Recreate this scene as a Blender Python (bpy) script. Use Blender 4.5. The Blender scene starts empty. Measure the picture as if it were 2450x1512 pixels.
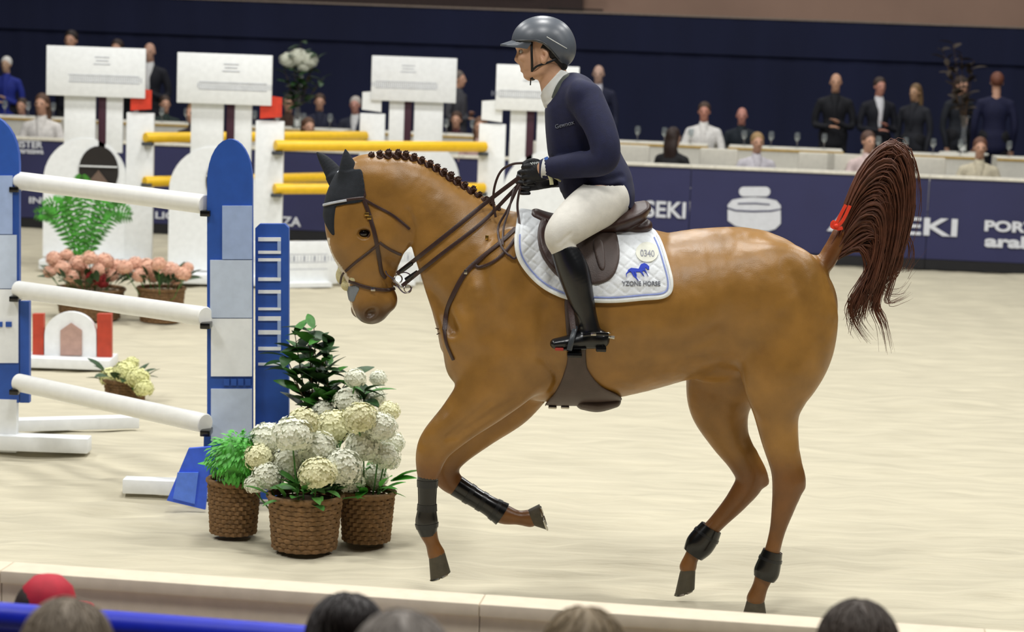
import bpy, bmesh, math, random
import numpy as np
from mathutils import Vector, Matrix

# ------------------------------------------------------------------ camera
S = bpy.context.scene
FPX, W, HGT = 5400.0, 2450.0, 1512.0
CAM_H, PITCH, ROLL = 2.43, math.atan((756 - 75) / 5400.0), math.radians(2.06)
r0 = np.array([1.0, 0, 0])
fwd = np.array([0, math.cos(PITCH), -math.sin(PITCH)])
u0 = np.array([0, math.sin(PITCH), math.cos(PITCH)])
RT = math.cos(ROLL) * r0 + math.sin(ROLL) * u0
UP = -math.sin(ROLL) * r0 + math.cos(ROLL) * u0
CPOS = np.array([0, 0, CAM_H])
cam = bpy.data.cameras.new('camera')
cam.lens = FPX * 36 / W
cam.sensor_width = 36
cam.clip_end = 300
cam_o = bpy.data.objects.new('camera', cam)
S.collection.objects.link(cam_o)
m3 = Matrix((tuple(RT), tuple(UP), tuple(-fwd))).transposed()
cam_o.matrix_world = Matrix.Translation(Vector(CPOS)) @ m3.to_4x4()
S.camera = cam_o
cam.dof.use_dof = True
cam.dof.focus_distance = 9.45
cam.dof.aperture_fstop = 3.6

# ------------------------------------------------------------------ world, lights, exposure
S.view_settings.view_transform = 'Standard'
S.view_settings.look = 'None'
S.view_settings.gamma = 1.0
S.view_settings.use_curve_mapping = False
S.view_settings.exposure = -1.42
wd = bpy.data.worlds.new('hall_air'); S.world = wd; wd.use_nodes = True
wd.node_tree.nodes['Background'].inputs[0].default_value = (1.0, 1.0, 1.0, 1)
wd.node_tree.nodes['Background'].inputs[1].default_value = 0.06

def area(name, loc, size, power, col=(1, 0.99, 0.965), tgt=None, sy=None):
    l = bpy.data.lights.new(name, 'AREA'); l.shape = 'RECTANGLE'
    l.size = size; l.size_y = sy or size; l.energy = power; l.color = col
    o = bpy.data.objects.new(name, l); S.collection.objects.link(o); o.location = loc
    d = Vector(tgt if tgt else (loc[0], loc[1], 0)) - Vector(loc)
    o.rotation_euler = d.to_track_quat('-Z', 'Y').to_euler()
    return o
# the hall's own roof floodlights: straight rows, all at roof height, all pointing straight down
# (three strong rows over the riding ring, two weaker rows over the guest terrace and the hall behind it)
for row, y, power in (('first', 3.5, 1150), ('second', 10.5, 1150), ('third', 17.5, 1150), ('fourth', 25.5, 500), ('fifth', 34.0, 500)):
    for side, x in (('left', -7.0), ('middle', 0.0), ('right', 7.0)):
        area('floodlight_%s_row_%s_offscreen' % (row, side), (x, y, 10.0), 1.8, power)

# ------------------------------------------------------------------ pixel helpers (2450 x 1512 frame)
def ray(px, py):
    return fwd + RT * ((px - W / 2) / FPX) + UP * ((HGT / 2 - py) / FPX)
def onY(px, py, Y):
    d = ray(px, py); return CPOS + d * (Y / d[1])
def onZ(px, py, z=0.0):
    d = ray(px, py); return CPOS + d * ((z - CAM_H) / d[2])
def scaleY(px, py, Y):          # metres per pixel on the plane Y
    d = ray(px, py); return (Y / d[1]) / FPX
def proj(P):
    q = P - CPOS
    dz = q @ fwd
    return W / 2 + FPX * (q @ RT) / dz, HGT / 2 - FPX * (q @ UP) / dz

# ------------------------------------------------------------------ objects and tags
def tag(o, label=None, cat=None, group=None, kind=None):
    if label: o['label'] = label
    if cat: o['category'] = cat
    if group: o['group'] = group
    if kind: o['kind'] = kind
    return o
def link(o, parent=None):
    S.collection.objects.link(o)
    if parent is not None:
        o.parent = parent
        if o.type != 'EMPTY' or True:
            o.matrix_parent_inverse = parent.matrix_world.inverted() if parent.get('_inv') else Matrix.Identity(4)
    return o
def empty(name, loc=(0, 0, 0), rz=0.0, label=None, cat=None, group=None):
    o = bpy.data.objects.new(name, None); o.empty_display_size = 0.1
    S.collection.objects.link(o); o.location = loc; o.rotation_euler = (0, 0, rz)
    return tag(o, label, cat, group)
def mobj(name, me, mat=None, parent=None, loc=None):
    o = bpy.data.objects.new(name, me); S.collection.objects.link(o)
    if mat is not None:
        me.materials.clear(); me.materials.append(mat)
    if parent is not None: o.parent = parent
    if loc is not None: o.location = loc
    return o
def mesh_np(name, V, F, smooth=True):
    me = bpy.data.meshes.new(name)
    V = np.asarray(V, np.float32)
    me.from_pydata([tuple(v) for v in V.tolist()], [], [tuple(f) for f in F]) if not isinstance(F, np.ndarray) else _fast(me, V, F)
    if smooth: me.polygons.foreach_set('use_smooth', [True] * len(me.polygons))
    me.update()
    return me
def _fast(me, V, F):
    n = F.shape[1]
    me.vertices.add(len(V)); me.vertices.foreach_set('co', V.ravel())
    me.loops.add(F.size); me.loops.foreach_set('vertex_index', F.ravel().astype(np.int32))
    me.polygons.add(len(F))
    me.polygons.foreach_set('loop_start', np.arange(0, F.size, n, dtype=np.int32))
    me.update(calc_edges=True); me.validate()

def copy_tree(o, parent=None):
    c = o.copy(); S.collection.objects.link(c); c.parent = parent
    for ch in list(o.children): copy_tree(ch, c)
    return c

# ------------------------------------------------------------------ materials
def lin(c):
    if isinstance(c, str):
        c = [int(c[i:i + 2], 16) / 255 for i in (0, 2, 4)]
    return tuple((x / 12.92 if x <= .04045 else ((x + .055) / 1.055) ** 2.4) for x in c) + (1,)
_M = {}
def mat(name, col, rough=.6, var=.12, scale=20, bump=0.0, bscale=None, metal=0, spec=.5, sheen=0, coat=0, attr=None, stretch=(1, 1, 1), trans=0):
    if name in _M: return _M[name]
    m = bpy.data.materials.new(name); m.use_nodes = True
    nt = m.node_tree; N = nt.nodes; Lk = nt.links; b = N['Principled BSDF']
    b.inputs['Roughness'].default_value = rough; b.inputs['Metallic'].default_value = metal
    b.inputs['Specular IOR Level'].default_value = spec
    b.inputs['Sheen Weight'].default_value = sheen
    b.inputs['Coat Weight'].default_value = coat
    tc = N.new('ShaderNodeTexCoord'); mp = N.new('ShaderNodeMapping'); mp.inputs['Scale'].default_value = stretch
    Lk.new(tc.outputs['Object'], mp.inputs[0])
    nz = N.new('ShaderNodeTexNoise'); nz.inputs['Scale'].default_value = scale; nz.inputs['Detail'].default_value = 4
    Lk.new(mp.outputs[0], nz.inputs[0])
    mx = N.new('ShaderNodeMix'); mx.data_type = 'RGBA'; mx.blend_type = 'MULTIPLY'; mx.inputs['Factor'].default_value = 1
    rp = N.new('ShaderNodeMapRange'); rp.inputs[1].default_value = .3; rp.inputs[2].default_value = .7
    rp.inputs[3].default_value = 1 - var; rp.inputs[4].default_value = 1 + var
    Lk.new(nz.outputs[0], rp.inputs[0])
    if attr:
        at = N.new('ShaderNodeAttribute'); at.attribute_name = attr; Lk.new(at.outputs['Color'], mx.inputs[6])
    else:
        mx.inputs[6].default_value = lin(col)
    Lk.new(rp.outputs[0], mx.inputs[7]); Lk.new(mx.outputs[2], b.inputs['Base Color'])
    if bump:
        n2 = N.new('ShaderNodeTexNoise'); n2.inputs['Scale'].default_value = bscale or scale * 3; n2.inputs['Detail'].default_value = 5
        Lk.new(mp.outputs[0], n2.inputs[0])
        bp = N.new('ShaderNodeBump'); bp.inputs['Strength'].default_value = bump; bp.inputs['Distance'].default_value = .01
        Lk.new(n2.outputs[0], bp.inputs['Height']); Lk.new(bp.outputs[0], b.inputs['Normal'])
    _M[name] = m
    return m

# ------------------------------------------------------------------ mesh builders
class MB:
    """collects shapes into one mesh"""
    def __init__(s): s.V = []; s.F = []; s.n = 0
    def add(s, V, F):
        V = np.asarray(V, float).reshape(-1, 3)
        s.V.append(V); s.F += [tuple(i + s.n for i in f) for f in F]; s.n += len(V); return s
    def box(s, c, size, rz=0.0, M=None, bev=0.0):
        hx, hy, hz = [k / 2 for k in size]
        if bev:
            bm = bmesh.new(); bmesh.ops.create_cube(bm, size=1.0, matrix=Matrix.Diagonal((size[0], size[1], size[2], 1)))
            bmesh.ops.bevel(bm, geom=bm.edges[:] , offset=bev, segments=2, profile=.5, affect='EDGES')
            bm.verts.index_update(); V = np.array([v.co[:] for v in bm.verts]); F = [[v.index for v in f.verts] for f in bm.faces]; bm.free()
        else:
            V = np.array([[x, y, z] for x in (-hx, hx) for y in (-hy, hy) for z in (-hz, hz)])
            F = [(0, 1, 3, 2), (4, 6, 7, 5), (0, 4, 5, 1), (2, 3, 7, 6), (0, 2, 6, 4), (1, 5, 7, 3)]
        if M is not None: V = V @ np.array(M.to_3x3()).T
        if rz:
            c_, s_ = math.cos(rz), math.sin(rz)
            V = np.stack([V[:, 0] * c_ - V[:, 1] * s_, V[:, 0] * s_ + V[:, 1] * c_, V[:, 2]], 1)
        return s.add(V + np.array(c, float), F)
    def sweep(s, P, A, B=None, L=None, n=10, caps=True):
        """elliptical tube: a in the plane normal to L, b along L"""
        P = np.asarray(P, float); k = len(P)
        A = np.broadcast_to(np.asarray(A, float), (k,)); B = A if B is None else np.broadcast_to(np.asarray(B, float), (k,))
        T = np.gradient(P, axis=0); T /= np.linalg.norm(T, axis=1)[:, None] + 1e-12
        V = []
        if L is None:
            ref = np.array([0, 0, 1.0]) if abs(T[0][2]) < .9 else np.array([1.0, 0, 0])
            X = np.cross(ref, T[0]); X /= np.linalg.norm(X); Xs = [X]
            for i in range(1, k):
                X = Xs[-1] - T[i] * (Xs[-1] @ T[i]); X /= np.linalg.norm(X) + 1e-12; Xs.append(X)
        else:
            L = np.broadcast_to(np.asarray(L, float), (k, 3)); Xs = []
            for i in range(k):
                X = L[i] - T[i] * (L[i] @ T[i]); X /= np.linalg.norm(X) + 1e-12; Xs.append(X)
        for i in range(k):
            Yv = np.cross(T[i], Xs[i])
            for j in range(n):
                t = 2 * math.pi * j / n
                V.append(P[i] + Xs[i] * (B[i] * math.cos(t)) + Yv * (A[i] * math.sin(t)))
        F = [(i * n + j, i * n + (j + 1) % n, (i + 1) * n + (j + 1) % n, (i + 1) * n + j) for i in range(k - 1) for j in range(n)]
        if caps:
            F += [tuple(range(n))[::-1], tuple((k - 1) * n + j for j in range(n))]
        return s.add(V, F)
    def ribbon(s, P, Nrm, w, t):
        """flat strap: width w, thickness t, lifted along the normals"""
        P = np.asarray(P, float); k = len(P); Nrm = np.asarray(Nrm, float)
        w = np.broadcast_to(np.asarray(w, float), (k,))
        T = np.gradient(P, axis=0); T /= np.linalg.norm(T, axis=1)[:, None] + 1e-12
        V = []
        for i in range(k):
            sd = np.cross(T[i], Nrm[i]); sd /= np.linalg.norm(sd) + 1e-12
            for a, c in ((-1, -.5), (-1, .6), (-.7, 1), (.7, 1), (1, .6), (1, -.5)):
                V.append(P[i] + sd * (a * w[i] / 2) + Nrm[i] * (c * t))
        F = [(i * 6 + j, i * 6 + (j + 1) % 6, (i + 1) * 6 + (j + 1) % 6, (i + 1) * 6 + j) for i in range(k - 1) for j in range(6)]
        F += [(5, 4, 3, 2, 1, 0), tuple((k - 1) * 6 + j for j in range(6))]
        return s.add(V, F)
    def lathe(s, prof, c=(0, 0, 0), n=20, cap=True):
        V = [(r * math.cos(2 * math.pi * j / n), r * math.sin(2 * math.pi * j / n), z) for r, z in prof for j in range(n)]
        k = len(prof)
        F = [(i * n + j, i * n + (j + 1) % n, (i + 1) * n + (j + 1) % n, (i + 1) * n + j) for i in range(k - 1) for j in range(n)]
        if cap: F += [tuple(range(n))[::-1], tuple((k - 1) * n + j for j in range(n))]
        return s.add(np.array(V) + np.array(c, float), F)
    def prism(s, poly, O, X, Z, N, t):
        """2-D outline (x,z) on axes X,Z at O, thickness t along N (centred)"""
        poly = np.asarray(poly, float); n = len(poly)
        O, X, Z, N = [np.asarray(q, float) for q in (O, X, Z, N)]
        a = O + poly[:, :1] * X + poly[:, 1:] * Z
        V = np.vstack([a - N * t / 2, a + N * t / 2])
        F = [tuple(range(n)), tuple(range(2 * n - 1, n - 1, -1))] + [((i + 1) % n, i, n + i, n + (i + 1) % n) for i in range(n)]
        return s.add(V, F)
    def sphere(s, c, r, nu=10, nv=14):
        r = np.broadcast_to(np.asarray(r, float), (3,))
        V = []; F = []
        for i in range(nu + 1):
            th = math.pi * i / nu
            for j in range(nv):
                ph = 2 * math.pi * j / nv
                V.append((math.sin(th) * math.cos(ph) * r[0], math.sin(th) * math.sin(ph) * r[1], math.cos(th) * r[2]))
        for i in range(nu):
            for j in range(nv):
                F.append((i * nv + j, (i + 1) * nv + j, (i + 1) * nv + (j + 1) % nv, i * nv + (j + 1) % nv))
        return s.add(np.array(V) + np.array(c, float), F)
    def mesh(s, name, smooth=True, angle=None):
        me = mesh_np(name, np.vstack(s.V), s.F, smooth)
        bm = bmesh.new(); bm.from_mesh(me)
        bmesh.ops.remove_doubles(bm, verts=bm.verts, dist=1e-6)
        bmesh.ops.recalc_face_normals(bm, faces=bm.faces); bm.to_mesh(me); bm.free()
        if smooth:
            me.polygons.foreach_set('use_smooth', [True] * len(me.polygons))
            me.set_sharp_from_angle(angle=math.radians(angle or 40))
        return me
    def build(s, name, material, parent=None, smooth=True, angle=None, loc=None):
        return mobj(name, s.mesh(name, smooth, angle), material, parent, loc)

def spline(K, n):
    """Catmull-Rom through the rows of K"""
    K = np.asarray(K, float); m = len(K)
    t = np.linspace(0, m - 1, n); i = np.clip(t.astype(int), 0, m - 2); f = (t - i)[:, None]
    g = lambda j: K[np.clip(j, 0, m - 1)]
    p0, p1, p2, p3 = g(i - 1), g(i), g(i + 1), g(i + 2)
    return .5 * (2 * p1 + (p2 - p0) * f + (2 * p0 - 5 * p1 + 4 * p2 - p3) * f ** 2 + (3 * p1 - p0 - 3 * p2 + p3) * f ** 3)

def text_mesh(txt, h, extrude=.002, bold=0.0, width=None, squeeze=None):
    c = bpy.data.curves.new('lettering', 'FONT'); c.body = txt; c.size = h * 1.4; c.extrude = extrude; c.offset = bold * h
    c.resolution_u = 4
    o = bpy.data.objects.new('lettering', c); S.collection.objects.link(o)
    bpy.context.view_layer.update()
    me = bpy.data.meshes.new_from_object(o.evaluated_get(bpy.context.evaluated_depsgraph_get()))
    bpy.data.objects.remove(o); bpy.data.curves.remove(c)
    n = len(me.vertices); co = np.empty(n * 3, np.float32); me.vertices.foreach_get('co', co); co = co.reshape(-1, 3)
    co[:, 0] -= co[:, 0].min(); co[:, 1] -= co[:, 1].min()
    co[:, 1] *= h / max(co[:, 1].max(), 1e-6)
    if width: co[:, 0] *= width / max(co[:, 0].max(), 1e-6)
    me.vertices.foreach_set('co', co.ravel()); me.update(); me.name = 'lettering'
    return me
def place_text(name, me, O, X, Z, material, parent=None):
    X = Vector(X).normalized(); Z = Vector(Z).normalized(); N = X.cross(Z)
    o = mobj(name, me, material, None)
    M = Matrix((X, Z, N)).transposed().to_4x4(); M.translation = Vector(O)
    o.matrix_world = M
    if parent is not None:
        o.parent = parent; bpy.context.view_layer.update(); o.matrix_parent_inverse = parent.matrix_world.inverted()
    return o

# ------------------------------------------------------------------ distance fields -> one continuous skin
class Grid:
    def __init__(s, lo, hi, h):
        s.o = np.array(lo, float); s.h = h
        s.n = tuple(int(math.ceil((b - a) / h)) + 1 for a, b in zip(lo, hi))
        s.ax = [(s.o[k] + h * np.arange(s.n[k])).astype(np.float32) for k in range(3)]
        s.F = np.full(s.n, 9.0, np.float32)
    def win(s, lo, hi):
        sl = []
        for k in range(3):
            a = max(0, int(math.floor((lo[k] - s.o[k]) / s.h))); b = min(s.n[k], int(math.ceil((hi[k] - s.o[k]) / s.h)) + 1)
            if b <= a: return None
            sl.append(slice(a, b))
        return tuple(sl)
    def xyz(s, sl):
        return (s.ax[0][sl[0]][:, None, None], s.ax[1][sl[1]][None, :, None], s.ax[2][sl[2]][None, None, :])
    def comb(s, sl, D, k, op):
        F = s.F[sl]
        if op == 'add':
            if k <= 0: s.F[sl] = np.minimum(F, D)
            else:
                hh = np.maximum(k - np.abs(F - D), 0) / k; s.F[sl] = np.minimum(F, D) - hh * hh * k * .25
        elif op == 'sub':
            D = -D; hh = np.maximum(k - np.abs(F - D), 0) / max(k, 1e-6); s.F[sl] = np.maximum(F, D) + hh * hh * k * .25
        elif op == 'int':
            hh = np.maximum(k - np.abs(F - D), 0) / max(k, 1e-6); s.F[sl] = np.maximum(F, D) + hh * hh * k * .25
    def tube(s, P, A, B=None, L=(0, 1, 0), k=.03, op='add', step=None, mg=.05):
        P = np.asarray(P, float); A = np.asarray(A, float); B = A if B is None else np.asarray(B, float)
        ln = np.linalg.norm(np.diff(P, axis=0), axis=1).sum()
        st = step or max(.012, .12 * float(A.mean()))
        n = max(2, int(ln / st) + 1)
        Q = spline(np.hstack([P, A[:, None], B[:, None]]), n)
        mr = float(max(Q[:, 3].max(), Q[:, 4].max())) + mg + k
        W_ = s.win(Q[:, :3].min(0) - mr, Q[:, :3].max(0) + mr)
        if W_ is None: return s
        D = np.full(tuple(w.stop - w.start for w in W_), 9.0, np.float32)
        L = np.asarray(L, np.float32); L = L / np.linalg.norm(L)
        for i in range(n - 1):
            a0, a1, b0, b1 = [float(v) for v in (max(Q[i, 3], 1e-3), max(Q[i + 1, 3], 1e-3), max(Q[i, 4], 1e-3), max(Q[i + 1, 4], 1e-3))]
            r = max(a0, a1, b0, b1) + mg + k
            sl = s.win(np.minimum(Q[i, :3], Q[i + 1, :3]) - r, np.maximum(Q[i, :3], Q[i + 1, :3]) + r)
            if sl is None: continue
            x, y, z = s.xyz(sl)
            p = Q[i, :3]; d = Q[i + 1, :3] - p; dd = float(d @ d) + 1e-12
            dx, dy, dz = x - np.float32(p[0]), y - np.float32(p[1]), z - np.float32(p[2])
            t = np.clip((dx * np.float32(d[0]) + dy * np.float32(d[1]) + dz * np.float32(d[2])) / np.float32(dd), 0, 1)
            ex, ey, ez = dx - t * np.float32(d[0]), dy - t * np.float32(d[1]), dz - t * np.float32(d[2])
            a = a0 + (a1 - a0) * t
            q2 = ex * ex + ey * ey + ez * ez
            if abs(a0 - b0) < 1e-6 and abs(a1 - b1) < 1e-6:
                dist = np.sqrt(q2) - a
            else:
                rho = a / (b0 + (b1 - b0) * t)
                dl = ex * L[0] + ey * L[1] + ez * L[2]; l2 = dl * dl; rest = np.maximum(q2 - l2, 0); r2 = rho * rho
                q = np.sqrt(rest + l2 * r2) + 1e-9
                dist = (q - a) * q / (np.sqrt(rest + l2 * r2 * r2) + 1e-9)
            so = tuple(slice(u.start - w.start, u.stop - w.start) for u, w in zip(sl, W_))
            D[so] = np.minimum(D[so], dist)
        s.comb(W_, D, k, op); return s
    def ell(s, c, R, k=.03, op='add', ang=0.0, yaw=0.0, mg=.05):
        """ellipsoid, radii R=(x,y,z), turned by ang in the xz plane and by yaw about z"""
        c = np.asarray(c, float); R = [float(v) for v in R]; r = max(R) + mg + k
        sl = s.win(c - r, c + r)
        if sl is None: return s
        x, y, z = s.xyz(sl); x, y, z = x - np.float32(c[0]), y - np.float32(c[1]), z - np.float32(c[2])
        if yaw:
            cy, sy = math.cos(yaw), math.sin(yaw); x, y = x * cy + y * sy, -x * sy + y * cy
        ca, sa = math.cos(ang), math.sin(ang)
        x, z = x * ca + z * sa, -x * sa + z * ca
        k0 = np.sqrt((x / R[0]) ** 2 + (y / R[1]) ** 2 + (z / R[2]) ** 2)
        k1 = np.sqrt((x / R[0] ** 2) ** 2 + (y / R[1] ** 2) ** 2 + (z / R[2] ** 2) ** 2) + 1e-6
        s.comb(sl, (k0 * (k0 - 1) / k1).astype(np.float32), k, op); return s
    def sample(s, P):
        q = (np.asarray(P) - s.o) / s.h
        i = np.floor(q).astype(int)
        ok = np.all((i >= 0) & (i < np.array(s.n) - 1), axis=-1)
        i = np.clip(i, 0, np.array(s.n) - 2); f = q - i
        out = 0
        for a in (0, 1):
            for b in (0, 1):
                for c in (0, 1):
                    w = (f[..., 0] if a else 1 - f[..., 0]) * (f[..., 1] if b else 1 - f[..., 1]) * (f[..., 2] if c else 1 - f[..., 2])
                    out = out + w * s.F[i[..., 0] + a, i[..., 1] + b, i[..., 2] + c]
        return np.where(ok, out, 9.0)
    def grad(s, P):
        e = s.h; P = np.asarray(P, float)
        g = np.stack([s.sample(P + np.eye(3)[k] * e) - s.sample(P - np.eye(3)[k] * e) for k in range(3)], -1)
        return g / (np.linalg.norm(g, axis=-1, keepdims=True) + 1e-9)
    def pts(s):
        return np.stack(np.meshgrid(*[a.astype(float) for a in s.ax], indexing='ij'), -1)
    def surf(s):
        F = s.F; n = s.n; neg = F < 0
        c = neg[:-1, :-1, :-1].astype(np.int8)
        acc = np.zeros(c.shape, np.int8)
        for a in (0, 1):
            for b in (0, 1):
                for d in (0, 1):
                    acc += neg[a:n[0] - 1 + a, b:n[1] - 1 + b, d:n[2] - 1 + d]
        act = (acc > 0) & (acc < 8)
        I = np.argwhere(act); idx = np.full(c.shape, -1, np.int32); idx[act] = np.arange(len(I))
        cor = [(a, b, d) for a in (0, 1) for b in (0, 1) for d in (0, 1)]
        val = np.stack([F[I[:, 0] + a, I[:, 1] + b, I[:, 2] + d] for a, b, d in cor], 1)
        sm = np.zeros((len(I), 3)); cnt = np.zeros(len(I))
        for i in range(8):
            for j in range(i + 1, 8):
                if sum(abs(p - q) for p, q in zip(cor[i], cor[j])) != 1: continue
                cr = (val[:, i] < 0) != (val[:, j] < 0)
                t = val[:, i] / (val[:, i] - val[:, j] + 1e-12)
                p = np.array(cor[i]) + t[:, None] * (np.array(cor[j]) - np.array(cor[i]))
                sm[cr] += p[cr]; cnt[cr] += 1
        V = s.o + s.h * (I + sm / cnt[:, None])
        Q = []
        for ax in range(3):
            sl0 = [slice(None)] * 3; sl1 = [slice(None)] * 3
            sl0[ax] = slice(0, -1); sl1[ax] = slice(1, None)
            A_, B_ = neg[tuple(sl0)], neg[tuple(sl1)]
            E = np.argwhere(A_ != B_)
            o1, o2 = [k for k in range(3) if k != ax]
            E = E[(E[:, o1] > 0) & (E[:, o2] > 0) & (E[:, o1] < n[o1] - 1) & (E[:, o2] < n[o2] - 1)]
            ins = A_[E[:, 0], E[:, 1], E[:, 2]]
            def cell(d1, d2):
                q = E.copy(); q[:, o1] += d1; q[:, o2] += d2; return idx[q[:, 0], q[:, 1], q[:, 2]]
            q = np.stack([cell(-1, -1), cell(0, -1), cell(0, 0), cell(-1, 0)], 1)
            flip = ins if ax != 1 else ~ins
            q[~flip] = q[~flip][:, ::-1]
            Q.append(q)
        return V, np.vstack(Q).astype(np.int32)
    def build(s, name, material, parent=None):
        V, Q = s.surf()
        return mobj(name, mesh_np(name, V, Q), material, parent)

def poly_sdf(px, py, poly):
    """signed distance in pixels to a closed outline"""
    P = np.asarray(poly, float); d = np.full(px.shape, 1e9); ins = np.zeros(px.shape, bool)
    for i in range(len(P)):
        a, b = P[i], P[(i + 1) % len(P)]
        ex, ey = b - a; wx, wy = px - a[0], py - a[1]
        t = np.clip((wx * ex + wy * ey) / (ex * ex + ey * ey + 1e-9), 0, 1)
        d = np.minimum(d, (wx - ex * t) ** 2 + (wy - ey * t) ** 2)
        if a[1] != b[1]:
            cr = ((a[1] > py) != (b[1] > py)) & (px < (b[0] - a[0]) * (py - a[1]) / (b[1] - a[1]) + a[0])
            ins ^= cr
    d = np.sqrt(d); return np.where(ins, -d, d)
def smooth_poly(P, n=60):
    P = np.asarray(P, float); K = np.vstack([P[-2:], P, P[:3]])
    m = len(P); q = spline(K, (len(K) - 1) * max(4, n // m) + 1); s_ = max(4, n // m)
    return q[2 * s_: 2 * s_ + m * s_]
# ================================================================== THE HALL
UX = np.array([1, -.11, 0]); UX /= np.linalg.norm(UX)
NN = np.array([.11, 1, 0]); NN /= np.linalg.norm(NN)
ZZ = np.array([0, 0, 1.0])
RZ = math.atan2(UX[1], UX[0])
def onPlane(px, py, P0, N=NN):
    d = ray(px, py); return CPOS + d * (((P0 - CPOS) @ N) / (d @ N))
def atS(px, py, s): return CPOS + ray(px, py) * (FPX / s)
B0 = onZ(2300, 648)                      # foot of the far barrier
# sand: raked footing with low clods and furrows
def vnoise(nx, ny, gx, gy, seed):
    r = np.random.RandomState(seed); g = r.rand(int(gx) + 3, int(gy) + 3)
    x = np.linspace(0, gx, nx); y = np.linspace(0, gy, ny); i = x.astype(int); j = y.astype(int)
    fx = (x - i)[:, None]; fy = (y - j)[None, :]; fx = fx * fx * (3 - 2 * fx); fy = fy * fy * (3 - 2 * fy)
    a = g[np.ix_(i, j)]; b = g[np.ix_(i + 1, j)]; c = g[np.ix_(i, j + 1)]; d = g[np.ix_(i + 1, j + 1)]
    return a * (1 - fx) * (1 - fy) + b * fx * (1 - fy) + c * (1 - fx) * fy + d * fx * fy
x0, x1, y0, y1 = -13.0, 11.0, 5.2, 27.0
nx, ny = 480, 560
Zs = -.048 + .034 * vnoise(nx, ny, 24 / .55, 21.8 / .16, 1) + .030 * vnoise(nx, ny, 24 / .22, 21.8 / .085, 2) + .008 * vnoise(nx, ny, 24 / .11, 21.8 / .06, 3)
X, Y = np.meshgrid(np.linspace(x0, x1, nx), np.linspace(y0, y1, ny), indexing='ij')
Vs = np.stack([X, Y, Zs], -1).reshape(-1, 3)
ii, jj = np.meshgrid(np.arange(nx - 1), np.arange(ny - 1), indexing='ij'); a = (ii * ny + jj).ravel()
m_sand = mat('arena_sand', 'bfb8a2', rough=.95, var=.10, scale=3.2, bump=.9, bscale=9, stretch=(.55, 4.0, 1), spec=.15)
tag(mobj('floor', mesh_np('floor', Vs, np.stack([a, a + ny, a + ny + 1, a + 1], 1).astype(np.int32)), m_sand), 'pale raked sand footing of the riding arena', kind='structure')
m_dim = mat('hall_floor', '6a6258', rough=.9)
tag(MB().box((0, 17, -.08), (44, 46, .06)).build('floor_base', m_dim), 'concrete floor of the hall around the arena', kind='structure')

# far barrier with banners
m_banner = mat('navy_banner', '2b2d58', rough=.55, var=.10, scale=1.5, bump=.15, bscale=3)
m_cap = mat('white_rail', 'e8e4d6', rough=.5); m_kick = mat('black_kick_board', '16161a', rough=.7)
m_print = mat('white_print', 'dfe2ea', rough=.6, var=.04)
bar = empty('advertising_barrier', B0, label='long navy advertising barrier with white logos behind the sand arena', cat='barrier')
def inB(o):
    o.parent = bar; o.matrix_parent_inverse = Matrix.Translation(bar.location).inverted(); return o
BH = 1.02
def bpt(t, z, n=0.0): return B0 + UX * t + ZZ * z + NN * n
pw = 2.6
for i in range(-7, 4):
    t0 = i * pw - .4; mb = MB()
    nseg = 26; Vv = []
    for k in range(nseg + 1):
        t = t0 + .004 + (pw - .008) * k / nseg; w = .004 * math.sin(k * .9 + i) + .003 * math.sin(k * 2.3 + i * 2)
        for z in (.115, .30, .6, .85, BH - .02): Vv.append(bpt(t, z, w * (1 - (z - .1))))
    F = [(k * 5 + j, (k + 1) * 5 + j, (k + 1) * 5 + j + 1, k * 5 + j + 1) for k in range(nseg) for j in range(4)]
    mb.add(Vv, F); ob = mb.build('banner', m_banner); inB(ob)
    inB(MB().box(bpt(t0 + pw / 2, .5, .05), (pw - .01, .06, .92), rz=RZ).build('backing_board', mat('barrier_board', '3a3a48', rough=.8)))
    inB(MB().box(bpt(t0 + pw / 2, .055, .03), (pw - .006, .05, .11), rz=RZ).build('kick_board', m_kick))
    inB(MB().box(bpt(t0 + pw / 2, BH, .02), (pw - .004, .09, .035), rz=RZ, bev=.006).build('cap_rail', m_cap))
def bt(px, py): 
    q = onPlane(px, py, B0 - NN * .014); return q
def btext(txt, x0_, ybase, x1_, hpx, name='banner_lettering', bold=.03):
    p = bt(x0_, ybase); q = bt(x1_, ybase); s_ = 1 / 222.0
    o = place_text(name, text_mesh(txt, hpx * s_, .004, bold=bold, width=abs((q - p) @ UX)), p, UX, ZZ, m_print); inB(o)
btext('SEKI', 1542, 519, 1640, 41)
btext('ARSEKI', 1978, 553, 2290, 44)
btext('PORTO', 2355, 553, 2520, 27, bold=.06)
btext('arabia', 2355, 591, 2520, 30, bold=.06)
btext('WAZA', 618, 538, 720, 24)
btext('LIGA', 372, 523, 442, 18)
btext('KISTER', 30, 352, 102, 18); btext('warszawa', 38, 366, 104, 10)
btext('INNI', 70, 486, 130, 16)
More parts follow.
